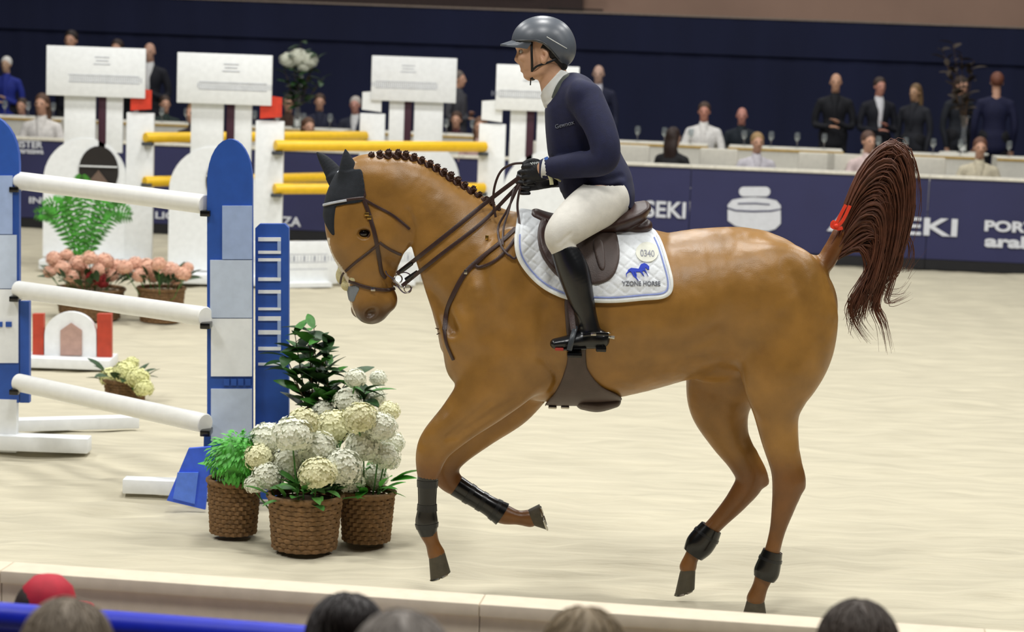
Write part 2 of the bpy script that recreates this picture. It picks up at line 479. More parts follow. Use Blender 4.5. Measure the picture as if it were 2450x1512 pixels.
# round-lidded pot emblem, as printed: a pill above a rounded drum with two dark slits
def bshape(pts, name, n=.0, m=m_print, t=.006):
    P = np.array([onPlane(x, y, B0 - NN * (.014 + n)) for x, y in pts]); mb = MB(); k = len(P)
    mb.add(np.vstack([P, P + NN * t]), [tuple(range(k)), tuple(range(2 * k - 1, k - 1, -1))] + [((i + 1) % k, i, k + i, k + (i + 1) % k) for i in range(k)])
    inB(mb.build(name, m, smooth=False))
pill = lambda x0, x1, y0, y1, n=10: [((x1 - (y1 - y0) / 2) + (y1 - y0) / 2 * math.cos(q), (y0 + y1) / 2 + (y1 - y0) / 2 * math.sin(q)) for q in np.linspace(-math.pi / 2, math.pi / 2, n)] + [((x0 + (y1 - y0) / 2) - (y1 - y0) / 2 * math.cos(q), (y0 + y1) / 2 - (y1 - y0) / 2 * math.sin(q)) for q in np.linspace(-math.pi / 2, math.pi / 2, n)]
bshape(pill(1768, 1843, 447, 470), 'emblem_lid')
drum = [(1741, 490), (1752, 478), (1780, 473), (1805, 472), (1832, 474), (1858, 480), (1868, 492), (1868, 535), (1855, 548), (1838, 553), (1800, 552), (1760, 541), (1741, 528)]
bshape(drum, 'emblem_drum')
bshape([(1741, 496), (1760, 502), (1800, 504), (1845, 503), (1868, 499), (1868, 502), (1845, 507), (1800, 508), (1760, 506), (1741, 500)], 'emblem_slit', .004, m_banner)
bshape([(1765, 486), (1805, 485), (1842, 488), (1842, 491), (1805, 488.5), (1765, 489)], 'emblem_slit', .004, m_banner)

# platforms behind the barrier, backdrop wall and the hall beyond
def slab(name, d0, d1, z0, z1, m, label, t0=-20, t1=13):
    return tag(MB().box(bpt((t0 + t1) / 2, (z0 + z1) / 2, (d0 + d1) / 2), (t1 - t0, d1 - d0, z1 - z0), rz=RZ).build(name, m), label, kind='structure')
m_carpet = mat('dark_carpet', '20222c', rough=.95)
slab('floor_front_step', .14, 1.7, -.05, .15, m_carpet, 'low dark carpeted step behind the advertising barrier')
slab('floor_terrace', 1.7, 8.6, -.05, .35, m_carpet, 'dark carpeted guest terrace behind the advertising barrier')
WD = 8.4
Wp = B0 + NN * WD
m_drape = mat('navy_drape', '1b2140', rough=.9, var=.15, scale=1.2, stretch=(1, 1, .3)); m_drape2 = m_drape
ztop = onPlane(1225, 25, Wp)[2]; zmid = onPlane(1225, 112, Wp)[2]
def drape(name, z0, z1, n, m, label, amp):
    Vv = []; k = 420; T = np.linspace(-20, 13, k)
    for t in T:
        w = amp * (math.sin(t * 9) + .6 * math.sin(t * 23 + 1))
        for z in (z0, z1): Vv.append(B0 + UX * t + NN * (WD + n + w) + ZZ * z)
    return tag(mobj(name, mesh_np(name, Vv, [(i * 2, i * 2 + 2, i * 2 + 3, i * 2 + 1) for i in range(k - 1)]), m), label, kind='structure')
drape('wall_back', .3, zmid + .1, 0, m_drape, 'navy cloth backdrop wall behind the guests', .012)
drape('wall_back_valance', zmid, ztop, -.06, m_drape2, 'navy valance along the top of the backdrop', .006)
tag(MB().box(B0 + UX * -3.5 + NN * (WD - .06) + ZZ * (ztop + .01), (33, .05, .025), rz=RZ).build('trim_1', mat('pale_edge', '9a8a7c', rough=.6)), 'thin pale edge along the top of the backdrop', kind='structure')
m_hall = mat('hall_wall', 'a98a78', rough=.9, var=.12, scale=.6)
slab('wall_hall', 12.0, 12.3, 0, 7.5, m_hall, 'pinkish beige wall of the hall beyond the backdrop', -34, 24)
q0 = onPlane(560, 10, B0 + NN * 11.9); q1 = onPlane(1395, 10, B0 + NN * 11.9)
tag(MB().box(((q0 + q1) / 2) * np.array([1, 1, 0]) + ZZ * 3.2, (abs((q1 - q0) @ UX), .08, 2.6), rz=RZ).build('door_1', mat('dark_door', '3a2a26', rough=.7)), 'dark brown sliding door in the hall wall above the backdrop', kind='structure')
for k_ in range(5):
    tag(MB().box(((q0 + (q1 - q0) * (.78 + .2 * (k_ % 2)))) * np.array([1, 1, 0]) - NN * .06 + ZZ * (2.6 + .22 * k_), (.9, .04, .03), rz=RZ).build('trim_2', mat('door_bar', '241a18', rough=.6)), 'dark crossbar on the sliding door', kind='structure')

# near barrier and the blue rail in front of the spectators
ZB = .72
p0 = onZ(0, 1365, ZB); p1 = onZ(1700, 1483, ZB); dB = (p1 - p0); dB[2] = 0; dB /= np.linalg.norm(dB); nB = np.array([-dB[1], dB[0], 0]); rzB = math.atan2(dB[1], dB[0])
near = empty('arena_barrier', p0 * [1, 1, 0], label='low beige arena barrier with cream top in front of the spectators', cat='barrier')
def inN(o): o.parent = near; o.matrix_parent_inverse = Matrix.Translation(near.location).inverted(); return o
m_cream = mat('cream_top', 'd6c9b2', rough=.7, var=.05)
for i in range(-4, 7):
    c = p0 + dB * (i * 1.5 + .75); c[2] = 0
    inN(MB().box(c + nB * .06 + ZZ * .34, (1.497, .09, .68), rz=rzB).build('board', m_cream))
    inN(MB().box(c + nB * .06 + ZZ * .70, (1.499, .125, .04), rz=rzB, bev=.005).build('cap_rail', m_cream))
ZR = .98
r0_ = onZ(0, 1446, ZR); r1_ = onZ(700, 1499, ZR); dR = r1_ - r0_; dR[2] = 0; dR /= np.linalg.norm(dR); nR = np.array([-dR[1], dR[0], 0]); rzR = math.atan2(dR[1], dR[0])
rail = empty('blue_rail', r0_ * [1, 1, 0], label='blue padded rail in front of the beige arena barrier', cat='rail')
def inR(o): o.parent = rail; o.matrix_parent_inverse = Matrix.Translation(rail.location).inverted(); return o
m_blue = mat('royal_blue_vinyl', '1226b8', rough=.4, var=.08)
A_, B_ = r0_ - dR * 1.2, r0_ + dR * 1.15
inR(MB().sweep([A_ - ZZ * .03, B_ - ZZ * .03], .035, n=14).build('top_tube', m_blue))
inR(MB().box((A_ + B_) / 2 * [1, 1, 0] + ZZ * .60 , (2.33, .03, .64), rz=rzR).build('panel', m_blue))
for f in (.02, .5, .98):
    q = A_ + (B_ - A_) * f; inR(MB().sweep([q * [1, 1, 0], q * [1, 1, 0] + ZZ * .95], .022, n=10).build('post', m_blue))
# ================================================================== THE HORSE
YH = onZ(1800, 1474)[1] + 0.14          # plane of the horse's spine, from the planted near hind hoof
MPP = scaleY(1500, 800, YH)              # metres per pixel there
def hp(px, py, v=0.0): return onY(px, py, YH + v)
def K(rows):
    """rows (px, py, v, a_px, b_px) -> points, a, b in metres"""
    P = np.array([hp(r[0], r[1], r[2]) for r in rows]); A = np.array([r[3] * MPP for r in rows]); B = np.array([r[4] * MPP for r in rows])
    return P, A, B

lo = np.array(hp(740, 1500, 0)); hi = np.array(hp(2030, 335, 0))
HG = Grid((lo[0], YH - .36, .03), (hi[0], YH + .36, hi[2]), .008)
# trunk
HG.tube(*K([(1165, 735, 0, 128, 100), (1260, 742, 0, 205, 132), (1370, 748, 0, 217, 158), (1480, 742, 0, 205, 170), (1590, 737, 0, 180, 168),
            (1690, 716, 0, 170, 158), (1790, 715, 0, 167, 152), (1868, 735, 0, 135, 132)]), k=0)
# neck, from withers to poll
HG.tube(*K([(1215, 715, 0, 195, 120), (1150, 675, 0, 178, 108), (1090, 606, 0, 148, 84), (1030, 530, 0, 114, 68), (968, 474, 0, 98, 58), (905, 440, 0, 70, 48)]), k=.05)
# head, turned a little towards the camera
PSI = math.radians(23)
LH = (math.sin(PSI), -math.cos(PSI), 0)
def hh(px, py, s=0.0):                   # point on the head, s metres to the horse's left
    return hp(px, py, 0) + np.array(LH) * s
def KH(rows):
    P = np.array([hh(r[0], r[1], r[2]) for r in rows]); return P, np.array([r[3] * MPP for r in rows]), np.array([r[4] * MPP for r in rows])
HG.tube(*KH([(868, 440, 0, 66, 46), (868, 500, 0, 92, 58), (880, 555, 0, 101, 58), (884, 610, 0, 80, 50), (886, 655, 0, 62, 40), (886, 700, 0, 54, 36), (889, 728, 0, 48, 37)]), L=LH, k=.04)
HG.tube(*KH([(925, 700, 0, 16, 22), (926, 724, 0, 21, 24)]), L=LH, k=.025)         # chin
for sd in (1, -1):
    HG.ell(hh(922, 552, sd * .066), (50 * MPP, 24 * MPP, 58 * MPP), k=.03, yaw=PSI, ang=.15)   # cheek
    HG.ell(hh(848, 538, sd * .078), (27 * MPP, 15 * MPP, 24 * MPP), k=.025, yaw=PSI)           # brow bone
    HG.ell(hh(852, 553, sd * .108), (17 * MPP, 9 * MPP, 11 * MPP), k=.015, op='sub', yaw=PSI)   # eye socket
    HG.tube(*KH([(862, 590, sd * .075, 9, 9), (874, 640, sd * .064, 7, 7)]), L=LH, k=.02)      # facial crest
    HG.ell(hh(872, 742, sd * .052), (24 * MPP, 15 * MPP, 24 * MPP), k=.02, yaw=PSI)            # nostril flare
    HG.ell(hh(873, 744, sd * .080), (15 * MPP, 15 * MPP, 11 * MPP), k=.012, op='sub', yaw=PSI, ang=.5)
    HG.tube(*KH([(925, 690, sd * .075, 4, 6), (912, 730, sd * .072, 4, 6), (900, 758, sd * .066, 4, 6)]), L=LH, k=.012, op='sub')  # lips
    HG.tube(*K([(975, 505, sd * .118, 3, 8), (988, 545, sd * .120, 4, 8), (982, 590, sd * .112, 4, 8)]), k=.03, op='sub')   # hollow behind the jaw
    # ears
    HG.tube(*KH([(829, 450, sd * .052, 20, 14), (825, 415, sd * .060, 18, 11), (819, 387, sd * .066, 10, 7), (816, 368, sd * .068, 3, 3)] if sd > 0 else
                [(822, 440, sd * .052, 20, 14), (806, 412, sd * .060, 18, 11), (788, 388, sd * .066, 11, 8), (775, 374, sd * .068, 3, 3)]), L=LH, k=.02)
for sd in (-1, 1):
    # shoulder blade, point of shoulder, breast, ribs, loin, haunch
    HG.ell(hp(1195, 690, sd * .165), (62 * MPP, 52 * MPP, 150 * MPP), k=.05, ang=-.30)
    HG.ell(hp(1115, 800, sd * .135), (62 * MPP, 50 * MPP, 78 * MPP), k=.05, ang=.2)
    HG.ell(hp(1128, 868, sd * .085), (62 * MPP, 55 * MPP, 62 * MPP), k=.05)
    HG.ell(hp(1250, 825, sd * .175), (78 * MPP, 50 * MPP, 82 * MPP), k=.04, ang=.5)
    HG.tube(*K([(1330, 640, sd * .275, 6, 14), (1295, 760, sd * .285, 8, 14), (1290, 850, sd * .26, 6, 12)]), k=.05, op='sub')
    HG.ell(hp(1860, 700, sd * .150), (120 * MPP, 62 * MPP, 118 * MPP), k=.06)
    HG.ell(hp(1905, 800, sd * .13), (90 * MPP, 55 * MPP, 120 * MPP), k=.05)
    HG.tube(*K([(1770, 640, sd * .33, 8, 12), (1752, 740, sd * .31, 12, 16), (1738, 830, sd * .26, 14, 14)]), k=.06, op='sub')      # flank hollow
for sd in (-1, 1):      # muscle relief
    HG.ell(hp(1262, 790, sd * .215), (52 * MPP, 26 * MPP, 75 * MPP), k=.03, ang=.55)
    HG.ell(hp(1150, 760, sd * .165), (34 * MPP, 24 * MPP, 95 * MPP), k=.03, ang=-.25)
    HG.tube(*K([(1205, 800, sd * .297, 9, 14), (1190, 840, sd * .297, 10, 14), (1165, 880, sd * .275, 9, 12)]), k=.055, op='sub')
    HG.tube(*K([(1148, 640, sd * .235, 9, 12), (1172, 720, sd * .268, 10, 14), (1160, 800, sd * .262, 9, 12)]), k=.055, op='sub')
    HG.tube(*K([(1300, 860, sd * .26, 5, 12), (1330, 905, sd * .21, 6, 14), (1320, 940, sd * .16, 6, 12)]), k=.03, op='sub')
    HG.tube(*K([(1900, 640, sd * .275, 8, 14), (1925, 740, sd * .285, 9, 16), (1930, 840, sd * .255, 9, 14)]), k=.06, op='sub')
    HG.tube(*K([(1020, 690, sd * .135, 8, 10), (1052, 730, sd * .168, 9, 12), (1085, 790, sd * .188, 8, 10)]), k=.055, op='sub')
    HG.tube(*K([(1480, 850, sd * .318, 8, 10), (1600, 850, sd * .305, 9, 12), (1720, 810, sd * .275, 8, 10)]), k=.07, op='sub')
HG.ell(hp(1248, 556, 0), (80 * MPP, 30 * MPP, 42 * MPP), k=.06)        # withers
# near fore
HG.tube(*K([(1255, 810, -.13, 105, 55), (1222, 872, -.155, 92, 52), (1165, 940, -.16, 72, 46), (1105, 1000, -.155, 54, 38), (1052, 1052, -.15, 44, 34), (1034, 1082, -.15, 38, 33),
            (1026, 1118, -.15, 30, 27), (1023, 1165, -.15, 19, 18), (1023, 1225, -.15, 18, 17), (1022, 1262, -.15, 23, 20), (1034, 1298, -.15, 17, 17), (1044, 1325, -.15, 21, 20)]), k=.045)
HG.ell(hp(1070, 1010, -.185), (20 * MPP, 16 * MPP, 62 * MPP), k=.03, ang=-.85)
HG.tube(*K([(1175, 960, -.25, 5, 6), (1110, 1015, -.23, 5, 6), (1068, 1050, -.215, 4, 5)]), k=.02, op='sub')
HG.tube(*K([(1235, 955, -.235, 5, 8), (1160, 1000, -.235, 4, 8), (1090, 1048, -.215, 4, 6)]), k=.025, op='sub')
# far fore, folded
HG.tube(*K([(1255, 890, .12, 85, 50), (1220, 965, .14, 60, 42), (1150, 1022, .14, 50, 36), (1088, 1078, .14, 40, 32), (1064, 1112, .14, 38, 31), (1075, 1148, .14, 30, 26),
            (1118, 1178, .14, 21, 19), (1165, 1206, .14, 19, 17), (1200, 1228, .14, 25, 21), (1238, 1238, .14, 18, 17), (1268, 1240, .14, 22, 20)]), k=.045)
# near hind, planted
HG.tube(*K([(1872, 770, -.12, 122, 75), (1872, 860, -.15, 104, 72), (1862, 925, -.16, 76, 60), (1858, 985, -.155, 54, 46), (1866, 1050, -.15, 44, 37), (1880, 1115, -.15, 37, 31),
            (1886, 1155, -.15, 38, 31), (1876, 1205, -.15, 29, 26), (1860, 1270, -.15, 19, 19), (1846, 1325, -.15, 19, 19), (1836, 1358, -.15, 25, 22), (1820, 1400, -.15, 19, 19), (1808, 1432, -.15, 22, 22)]), k=.05)
HG.tube(*K([(1900, 1090, -.15, 10, 9), (1911, 1140, -.15, 13, 12), (1913, 1162, -.15, 13, 13)]), k=.02)
HG.ell(hp(1838, 910, -.20), (50 * MPP, 26 * MPP, 85 * MPP), k=.04, ang=.1)
# far hind
HG.tube(*K([(1775, 830, .10, 130, 75), (1735, 905, .14, 95, 68), (1722, 968, .14, 74, 58), (1742, 1040, .14, 50, 44), (1778, 1102, .14, 38, 33), (1795, 1146, .14, 36, 30),
            (1765, 1195, .14, 28, 25), (1720, 1245, .14, 21, 20), (1692, 1276, .14, 21, 20), (1677, 1298, .14, 26, 22), (1656, 1330, .14, 18, 18), (1646, 1356, .14, 21, 20)]), k=.045)
HG.tube(*K([(1800, 1085, .14, 10, 9), (1822, 1130, .14, 12, 11), (1828, 1152, .14, 13, 12)]), k=.02)
HG.ell(hp(1700, 868, 0), (75 * MPP, 40 * MPP, 36 * MPP), k=.05)        # sheath
# dock of the tail
HG.tube(*K([(1925, 640, 0, 30, 28), (1968, 632, 0, 24, 22), (1992, 598, 0, 22, 20), (2012, 558, 0, 20, 18)]), k=.03)

# open wedge between jaw and throat
_a, _b = hp(930, 850, 0), hp(1070, 570, 0); _sl = HG.win((_a[0], YH - .3, _a[2]), (_b[0], YH + .3, _b[2]))
_g = np.stack(np.meshgrid(*[HG.ax[k][_sl[k]].astype(float) for k in range(3)], indexing='ij'), -1); _px, _py = proj(_g.reshape(-1, 3))
_d = poly_sdf(_px, _py, [(966, 606), (984, 586), (993, 618), (1004, 652), (1018, 697), (1034, 745), (1046, 790), (1052, 825), (1050, 860), (958, 860), (958, 775), (953, 715), (948, 680), (952, 640)]).reshape(_g.shape[:3]) * MPP
HG.comb(_sl, _d.astype(np.float32), .018, 'sub')
HG.ell(hh(931, 716, 0), (19 * MPP, 22 * MPP, 24 * MPP), k=.014, yaw=PSI)

def coat_colors(V):
    px, py = proj(V)
    base = np.array(lin('946b31')[:3]); dark = np.array(lin('653a1a')[:3]); muz = np.array(lin('463a33')[:3]); white = np.array(lin('e6dccb')[:3])
    C = np.tile(base, (len(V), 1))
    ss = lambda a, b, x: np.clip((x - a) / (b - a), 0, 1) ** 2 * (3 - 2 * np.clip((x - a) / (b - a), 0, 1))
    def mixin(w, c):
        nonlocal C
        C = C * (1 - w[:, None]) + c * w[:, None]
    mixin(ss(1060, 1150, py) * .75, dark)                                # reddish brown stockings from knee and hock down
    hd = (px < 985) & (py < 800)
    side = (V - np.array([hh(885, 640, 0)])) @ np.array(LH)
    mixin(hd * ss(705, 760, py) * .85, muz)
    fl = 812 + (py - 600) * .16                                          # front line of the face
    blaze = hd * (np.abs(side) < .016 + .012 * np.sin(py * .05)) * ((py > 570) & (py < 700)) * (px < fl + 40)
    mixin(blaze * .9, white)
    mixin(hd * ((py > 722) & (px < 862) & (np.abs(side + .004) < .018)) * .85, white)
    mixin((np.abs(px - 1990) < 90) * ss(1940, 1985, px) * (py < 670) * ss(665, 625, py) * .9, dark)
    return np.clip(C, 0, 1)

horse = empty('horse', hp(1500, 1474, 0) * np.array([1, 1, 0]), label='chestnut horse with braided mane cantering across the sand', cat='horse')
hz = np.array(horse.location)
def put(o, parent):                      # parent while keeping the world position
    o.parent = parent; o.matrix_parent_inverse = Matrix.Translation(parent.location).inverted() if parent.type == 'EMPTY' else parent.matrix_world.inverted()
    return o
m_coat = mat('horse_coat', 'b07a3c', rough=.36, var=.18, scale=9, bump=.10, bscale=260, spec=.5, sheen=0, attr='coat')
_nt = m_coat.node_tree; _b = _nt.nodes['Principled BSDF']; _n = _nt.nodes.new('ShaderNodeTexNoise'); _n.inputs['Scale'].default_value = 7; _n.inputs['Detail'].default_value = 2
_bp = _nt.nodes.new('ShaderNodeBump'); _bp.inputs['Strength'].default_value = .30; _bp.inputs['Distance'].default_value = .04
_nt.links.new([n for n in _nt.nodes if n.type == 'MAPPING'][0].outputs[0], _n.inputs[0]); _nt.links.new(_n.outputs[0], _bp.inputs['Height'])
_old = _b.inputs['Normal'].links[0].from_node; _nt.links.new(_bp.outputs[0], _old.inputs['Normal'])
V, Q = HG.surf()
me = mesh_np('body', V, Q)
ca = me.color_attributes.new('coat', 'FLOAT_COLOR', 'POINT')
ca.data.foreach_set('color', np.hstack([coat_colors(V), np.ones((len(V), 1))]).astype(np.float32).ravel())
put(mobj('body', me, m_coat), horse)

def hit(px, py, g=None, v0=-.5, v1=.5):
    """first point of the horse's skin along the ray through a pixel"""
    g = g or HG; vs = np.arange(v0, v1, .004); d_ = ray(px, py)
    P = CPOS + d_[None, :] * ((YH + vs) / d_[1])[:, None]; d = g.sample(P)
    j = np.argmax(d < 0)
    if d[j] >= 0: return None
    if j == 0: return P[0]
    t = d[j - 1] / (d[j - 1] - d[j]); return P[j - 1] + (P[j] - P[j - 1]) * t

m_leather = mat('brown_leather', '3a2621', rough=.42, var=.15, scale=30, bump=.1, bscale=200)
m_leather2 = mat('saddle_leather', '4b3d38', rough=.5, var=.12, scale=20, bump=.12, bscale=180)
m_black = mat('black_boot_shell', '060708', rough=.24, var=.2, scale=25, spec=.6)
m_blackcloth = mat('black_knit', '1b2027', rough=.85, var=.2, scale=60, bump=.25, bscale=420)
m_grey = mat('grey_trim', '8d9196', rough=.55)
m_steel = mat('steel', 'b9b6ad', rough=.25, metal=1, var=.05)
m_brass = mat('brass', 'c9a453', rough=.3, metal=1, var=.05)
m_white = mat('white_quilt', 'e4e8ea', rough=.8, var=.05, scale=40, bump=.15, bscale=300)
m_hoof = mat('hoof_horn', '464032', rough=.6, var=.2, scale=30, bump=.2, bscale=60)
m_eye = mat('eye_dark', '0b0706', rough=.08, spec=.8, var=.1)
m_mane = mat('mane_hair', '3e2213', rough=.55, var=.35, scale=70, bump=.5, bscale=160, spec=.35)
m_manebase = mat('mane_base', '8a5c30', rough=.6, var=.3, scale=60, bump=.4, bscale=180)
m_tail = mat('tail_hair', '5b3524', rough=.5, var=.35, scale=25, spec=.45)
m_fleece = mat('cream_fleece', 'd9cfa0', rough=.95, var=.12, scale=80, bump=.8, bscale=220)

# eyes
for sd in (1, -1):
    e = MB().sphere(hh(852, 553, sd * .0875), np.array([16, 11, 11]) * MPP).build('eye', m_eye); put(e, horse)
    lid = spline([hh(833, 560, sd * .096), hh(840, 545, sd * .104), hh(853, 539, sd * .106), hh(870, 547, sd * .1)], 12)
    put(MB().sweep(lid, 3.4 * MPP, n=6).build('eyelid', mat('eyelid', '4a2e1a', rough=.6)), horse)
    lid2 = spline([hh(833, 560, sd * .096), hh(845, 568, sd * .1), hh(859, 567, sd * .1), hh(870, 547, sd * .1)], 12)
    put(MB().sweep(lid2, 2.8 * MPP, n=6).build('eyelid', _M['eyelid']), horse)

# hooves
def hoof(top, toe, heel, v):
    """coronet centre, toe tip and heel on the bearing edge"""
    a = hp(*top, v); t = hp(*toe, v); h_ = hp(*heel, v)
    c1 = (t + h_) / 2; ax = t - h_; ln = np.linalg.norm(ax); ax = ax / ln
    rows = []; n = 18; mb = MB(); Vv = []
    for f in (0, .12, .5, 1.0):
        c = a + (c1 - a) * f; hl = 20 * MPP + (ln / 2 - 20 * MPP) * f; hw = 19 * MPP + 6 * MPP * f
        if f == 0: hl *= .95; hw *= .95
        for j in range(n):
            q = 2 * math.pi * j / n
            Vv.append(c + ax * (hl * math.cos(q)) + np.array([0, hw * math.sin(q), 0]))
    F = [(i * n + j, i * n + (j + 1) % n, (i + 1) * n + (j + 1) % n, (i + 1) * n + j) for i in range(3) for j in range(n)]
    F += [tuple(range(n))[::-1], tuple(3 * n + j for j in range(n))]
    ob = mb.add(Vv, F).build('hoof', m_hoof); put(ob, horse)
    # steel shoe: a U along the bearing edge
    U = [c1 + ax * ((ln / 2 - 3 * MPP) * math.cos(q)) + np.array([0, 22 * MPP * math.sin(q), 0]) for q in np.linspace(-2.4, 2.4, 16)]
    sh = MB().sweep(U, .005, .009, L=tuple(ax), n=6).build('horseshoe', m_steel); put(sh, ob); sh.matrix_parent_inverse = Matrix.Translation(horse.location).inverted() if False else ob.matrix_world.inverted()
    return ob
bpy.context.view_layer.update()
HOOVES = [hoof((1044, 1322), (1030, 1388), (1078, 1368), -.15), hoof((1268, 1238), (1310, 1268), (1290, 1206), .14),
          hoof((1808, 1432), (1776, 1473), (1834, 1474), -.15), hoof((1646, 1358), (1614, 1424), (1662, 1408), .14)]

# mane: a plaited crest, one knot after another
crest = spline([(868, 378), (905, 364), (945, 361), (990, 368), (1040, 392), (1090, 423), (1140, 456), (1185, 492), (1222, 520)], 200)
base = []
for (x, y) in crest[::8]:
    base.append(hp(x, y + 13, 0))
put(MB().sweep(base, [.008 + .009 * min(1, i / 4, (len(base) - 1 - i) / 3 + .2) for i in range(len(base))], [.012] * len(base), L=(0, 1, 0), n=10).build('mane_base', m_manebase), horse)
rnd = random.Random(4)
def knot_mesh():
    mb = MB()
    for i in range(3):
        z = -.012 * i
        R = .0125 + .0015 * (i == 1)
        U = [(R * math.cos(q) * .8, R * math.sin(q), z + .003 * math.sin(2 * q)) for q in np.linspace(0, 2 * math.pi, 13)]
        mb.sweep(U, .0085, n=7)
    mb.sphere((0, 0, .010), (.013, .012, .010), 6, 9)
    for i in range(12):
        a = rnd.uniform(0, 6.28); mb.sweep([(0, 0, .012), (.009 * math.cos(a), .009 * math.sin(a), .0175), (.012 * math.cos(a), .010 * math.sin(a), .0195 + rnd.uniform(0, .004))], [.0045, .004, .002], n=5)
    return mb.mesh('braid_knot')
km = knot_mesh(); km.materials.append(m_mane)
d_ = np.concatenate([[0], np.cumsum(np.linalg.norm(np.diff(crest, axis=0), axis=1))])
for i, sdist in enumerate(np.linspace(26, d_[-1] - 4, 20)):
    x = np.interp(sdist, d_, crest[:, 0]); y = np.interp(sdist, d_, crest[:, 1]); x2 = np.interp(sdist + 6, d_, crest[:, 0]); y2 = np.interp(sdist + 6, d_, crest[:, 1])
    p = hp(x, y + 13, -.012)
    o = mobj('braid_knot', km); o.location = tuple(p - np.array([0, .010, 0])); sc = .86 + .18 * rnd.random()
    o.rotation_euler = (rnd.uniform(.3, .6), math.atan2(y2 - y, x2 - x) + rnd.uniform(-.15, .15), rnd.uniform(-.3, .3)); o.scale = (sc * 1.12, sc * 1.25, sc * 1.32)
    bpy.context.view_layer.update(); put(o, horse)

# tail: carried high and flowing, several hundred locks
rt = random.Random(11)
def lock(guide, w0, spread, n, seed):
    """strands that follow a guide of (px,py,v) and fan out"""
    r_ = random.Random(seed); G0 = np.array(guide, float); out = []
    for i in range(n):
        off = np.array([r_.gauss(0, 1), r_.gauss(0, 1), r_.gauss(0, 1)])
        m = len(G0); f = np.linspace(0, 1, m)
        Kp = []
        for j in range(m):
            sp = spread * (.35 + .65 * f[j]) * (1 + .15 * r_.gauss(0, 1)); 
            Kp.append((G0[j][0] + off[0] * sp, G0[j][1] + off[1] * sp * .8, G0[j][2] + off[2] * sp * MPP * .8))
        Kp = np.array(Kp); cut = r_.uniform(.75, 1.0)
        q = spline(Kp, 18); q = q[:max(6, int(18 * cut))]
        P = np.array([hp(*t) for t in q]); k = len(P)
        wd_ = w0 * r_.uniform(.6, 1.3) * np.array([max(.12, min(1, 1.4 * (1 - t / (k - 1)) ** .7)) * min(1, .6 + 3 * t / (k - 1)) for t in range(k)])
        out.append((P, wd_))
    return out
strands = []
OUT = np.array([(1965, 632), (2003, 560), (2030, 480), (2066, 402), (2112, 350), (2152, 345), (2180, 400), (2186, 480), (2172, 560), (2146, 645)], float)
INN = np.array([(1985, 626), (2012, 594), (2036, 566), (2062, 550), (2086, 562), (2092, 600), (2082, 650), (2062, 700), (2046, 750), (2038, 800)], float)
for i in range(900):
    q = rt.random() ** .9; Kp = OUT * q + INN * (1 - q); j = np.arange(10)[:, None]
    Kp = Kp + np.array([[rt.gauss(0, 4), rt.gauss(0, 4)]]) * (.4 + .1 * j) ; vj = rt.gauss(0, 1)
    q3 = np.hstack([Kp, (vj * .020 * np.minimum(1, .25 + .22 * j))]); n_ = rt.randint(13, 20); qq = spline(q3, 20)[:n_]
    P = np.array([hp(*t) for t in qq]); f = np.linspace(0, 1, len(P))
    strands.append((P, .0046 * rt.uniform(.6, 1.2) * np.clip(1.25 * (1 - f) ** .5, .12, 1)))
up = [(1968, 628, 0), (2012, 565, 0), (2048, 490, 0), (2085, 415, 0), (2118, 365, 0), (2148, 345, 0), (2172, 400, 0), (2178, 470, 0), (2160, 560, 0)]
strands += lock(up, .0030, 13, 40, 1)
strands += lock([(1975, 622, 0), (2020, 550, 0), (2062, 480, 0), (2105, 410, 0), (2140, 360, 0), (2165, 390, 0), (2172, 480, 0), (2150, 590, 0), (2120, 680, 0)], .0030, 15, 40, 2)
strands += lock([(1980, 622, 0), (2025, 570, 0), (2075, 520, 0), (2120, 470, 0), (2150, 480, 0), (2145, 560, 0), (2110, 640, 0), (2075, 720, 0)], .0030, 17, 60, 3)
strands += lock([(1980, 625, 0), (2030, 590, 0), (2080, 560, 0), (2110, 590, 0), (2095, 660, 0), (2060, 720, 0), (2035, 780, 0)], .0036, 15, 120, 4)
strands += lock([(2000, 615, 0), (2060, 590, 0), (2085, 640, 0), (2060, 690, 0), (2040, 735, 0), (2055, 780, 0), (2095, 830, 0)], .0030, 11, 60, 5)
strands += lock([(2040, 580, 0), (2110, 600, 0), (2110, 670, 0), (2095, 730, 0), (2115, 780, 0), (2128, 855, 0)], .0028, 9, 45, 6)
strands += lock([(2100, 560, 0), (2150, 600, 0), (2145, 650, 0), (2110, 690, 0), (2150, 700, 0), (2180, 660, 0)], .0016, 9, 16, 7)
strands += lock([(2110, 520, 0), (2170, 560, 0), (2185, 610, 0), (2170, 650, 0), (2225, 580, 0)], .0014, 10, 12, 8)
strands += lock([(2090, 600, 0), (2140, 640, 0), (2120, 720, 0), (2160, 710, 0), (2185, 690, 0)], .0014, 8, 14, 9)
mb = MB()
for P, w in strands: mb.sweep(P, w, w * .6, n=4, caps=False)
me = mesh_np('tail', np.vstack(mb.V), np.array(mb.F, np.int32))
put(tag(mobj('tail', me, m_tail), label='dark chestnut tail flowing high and loose', kind=None), horse)
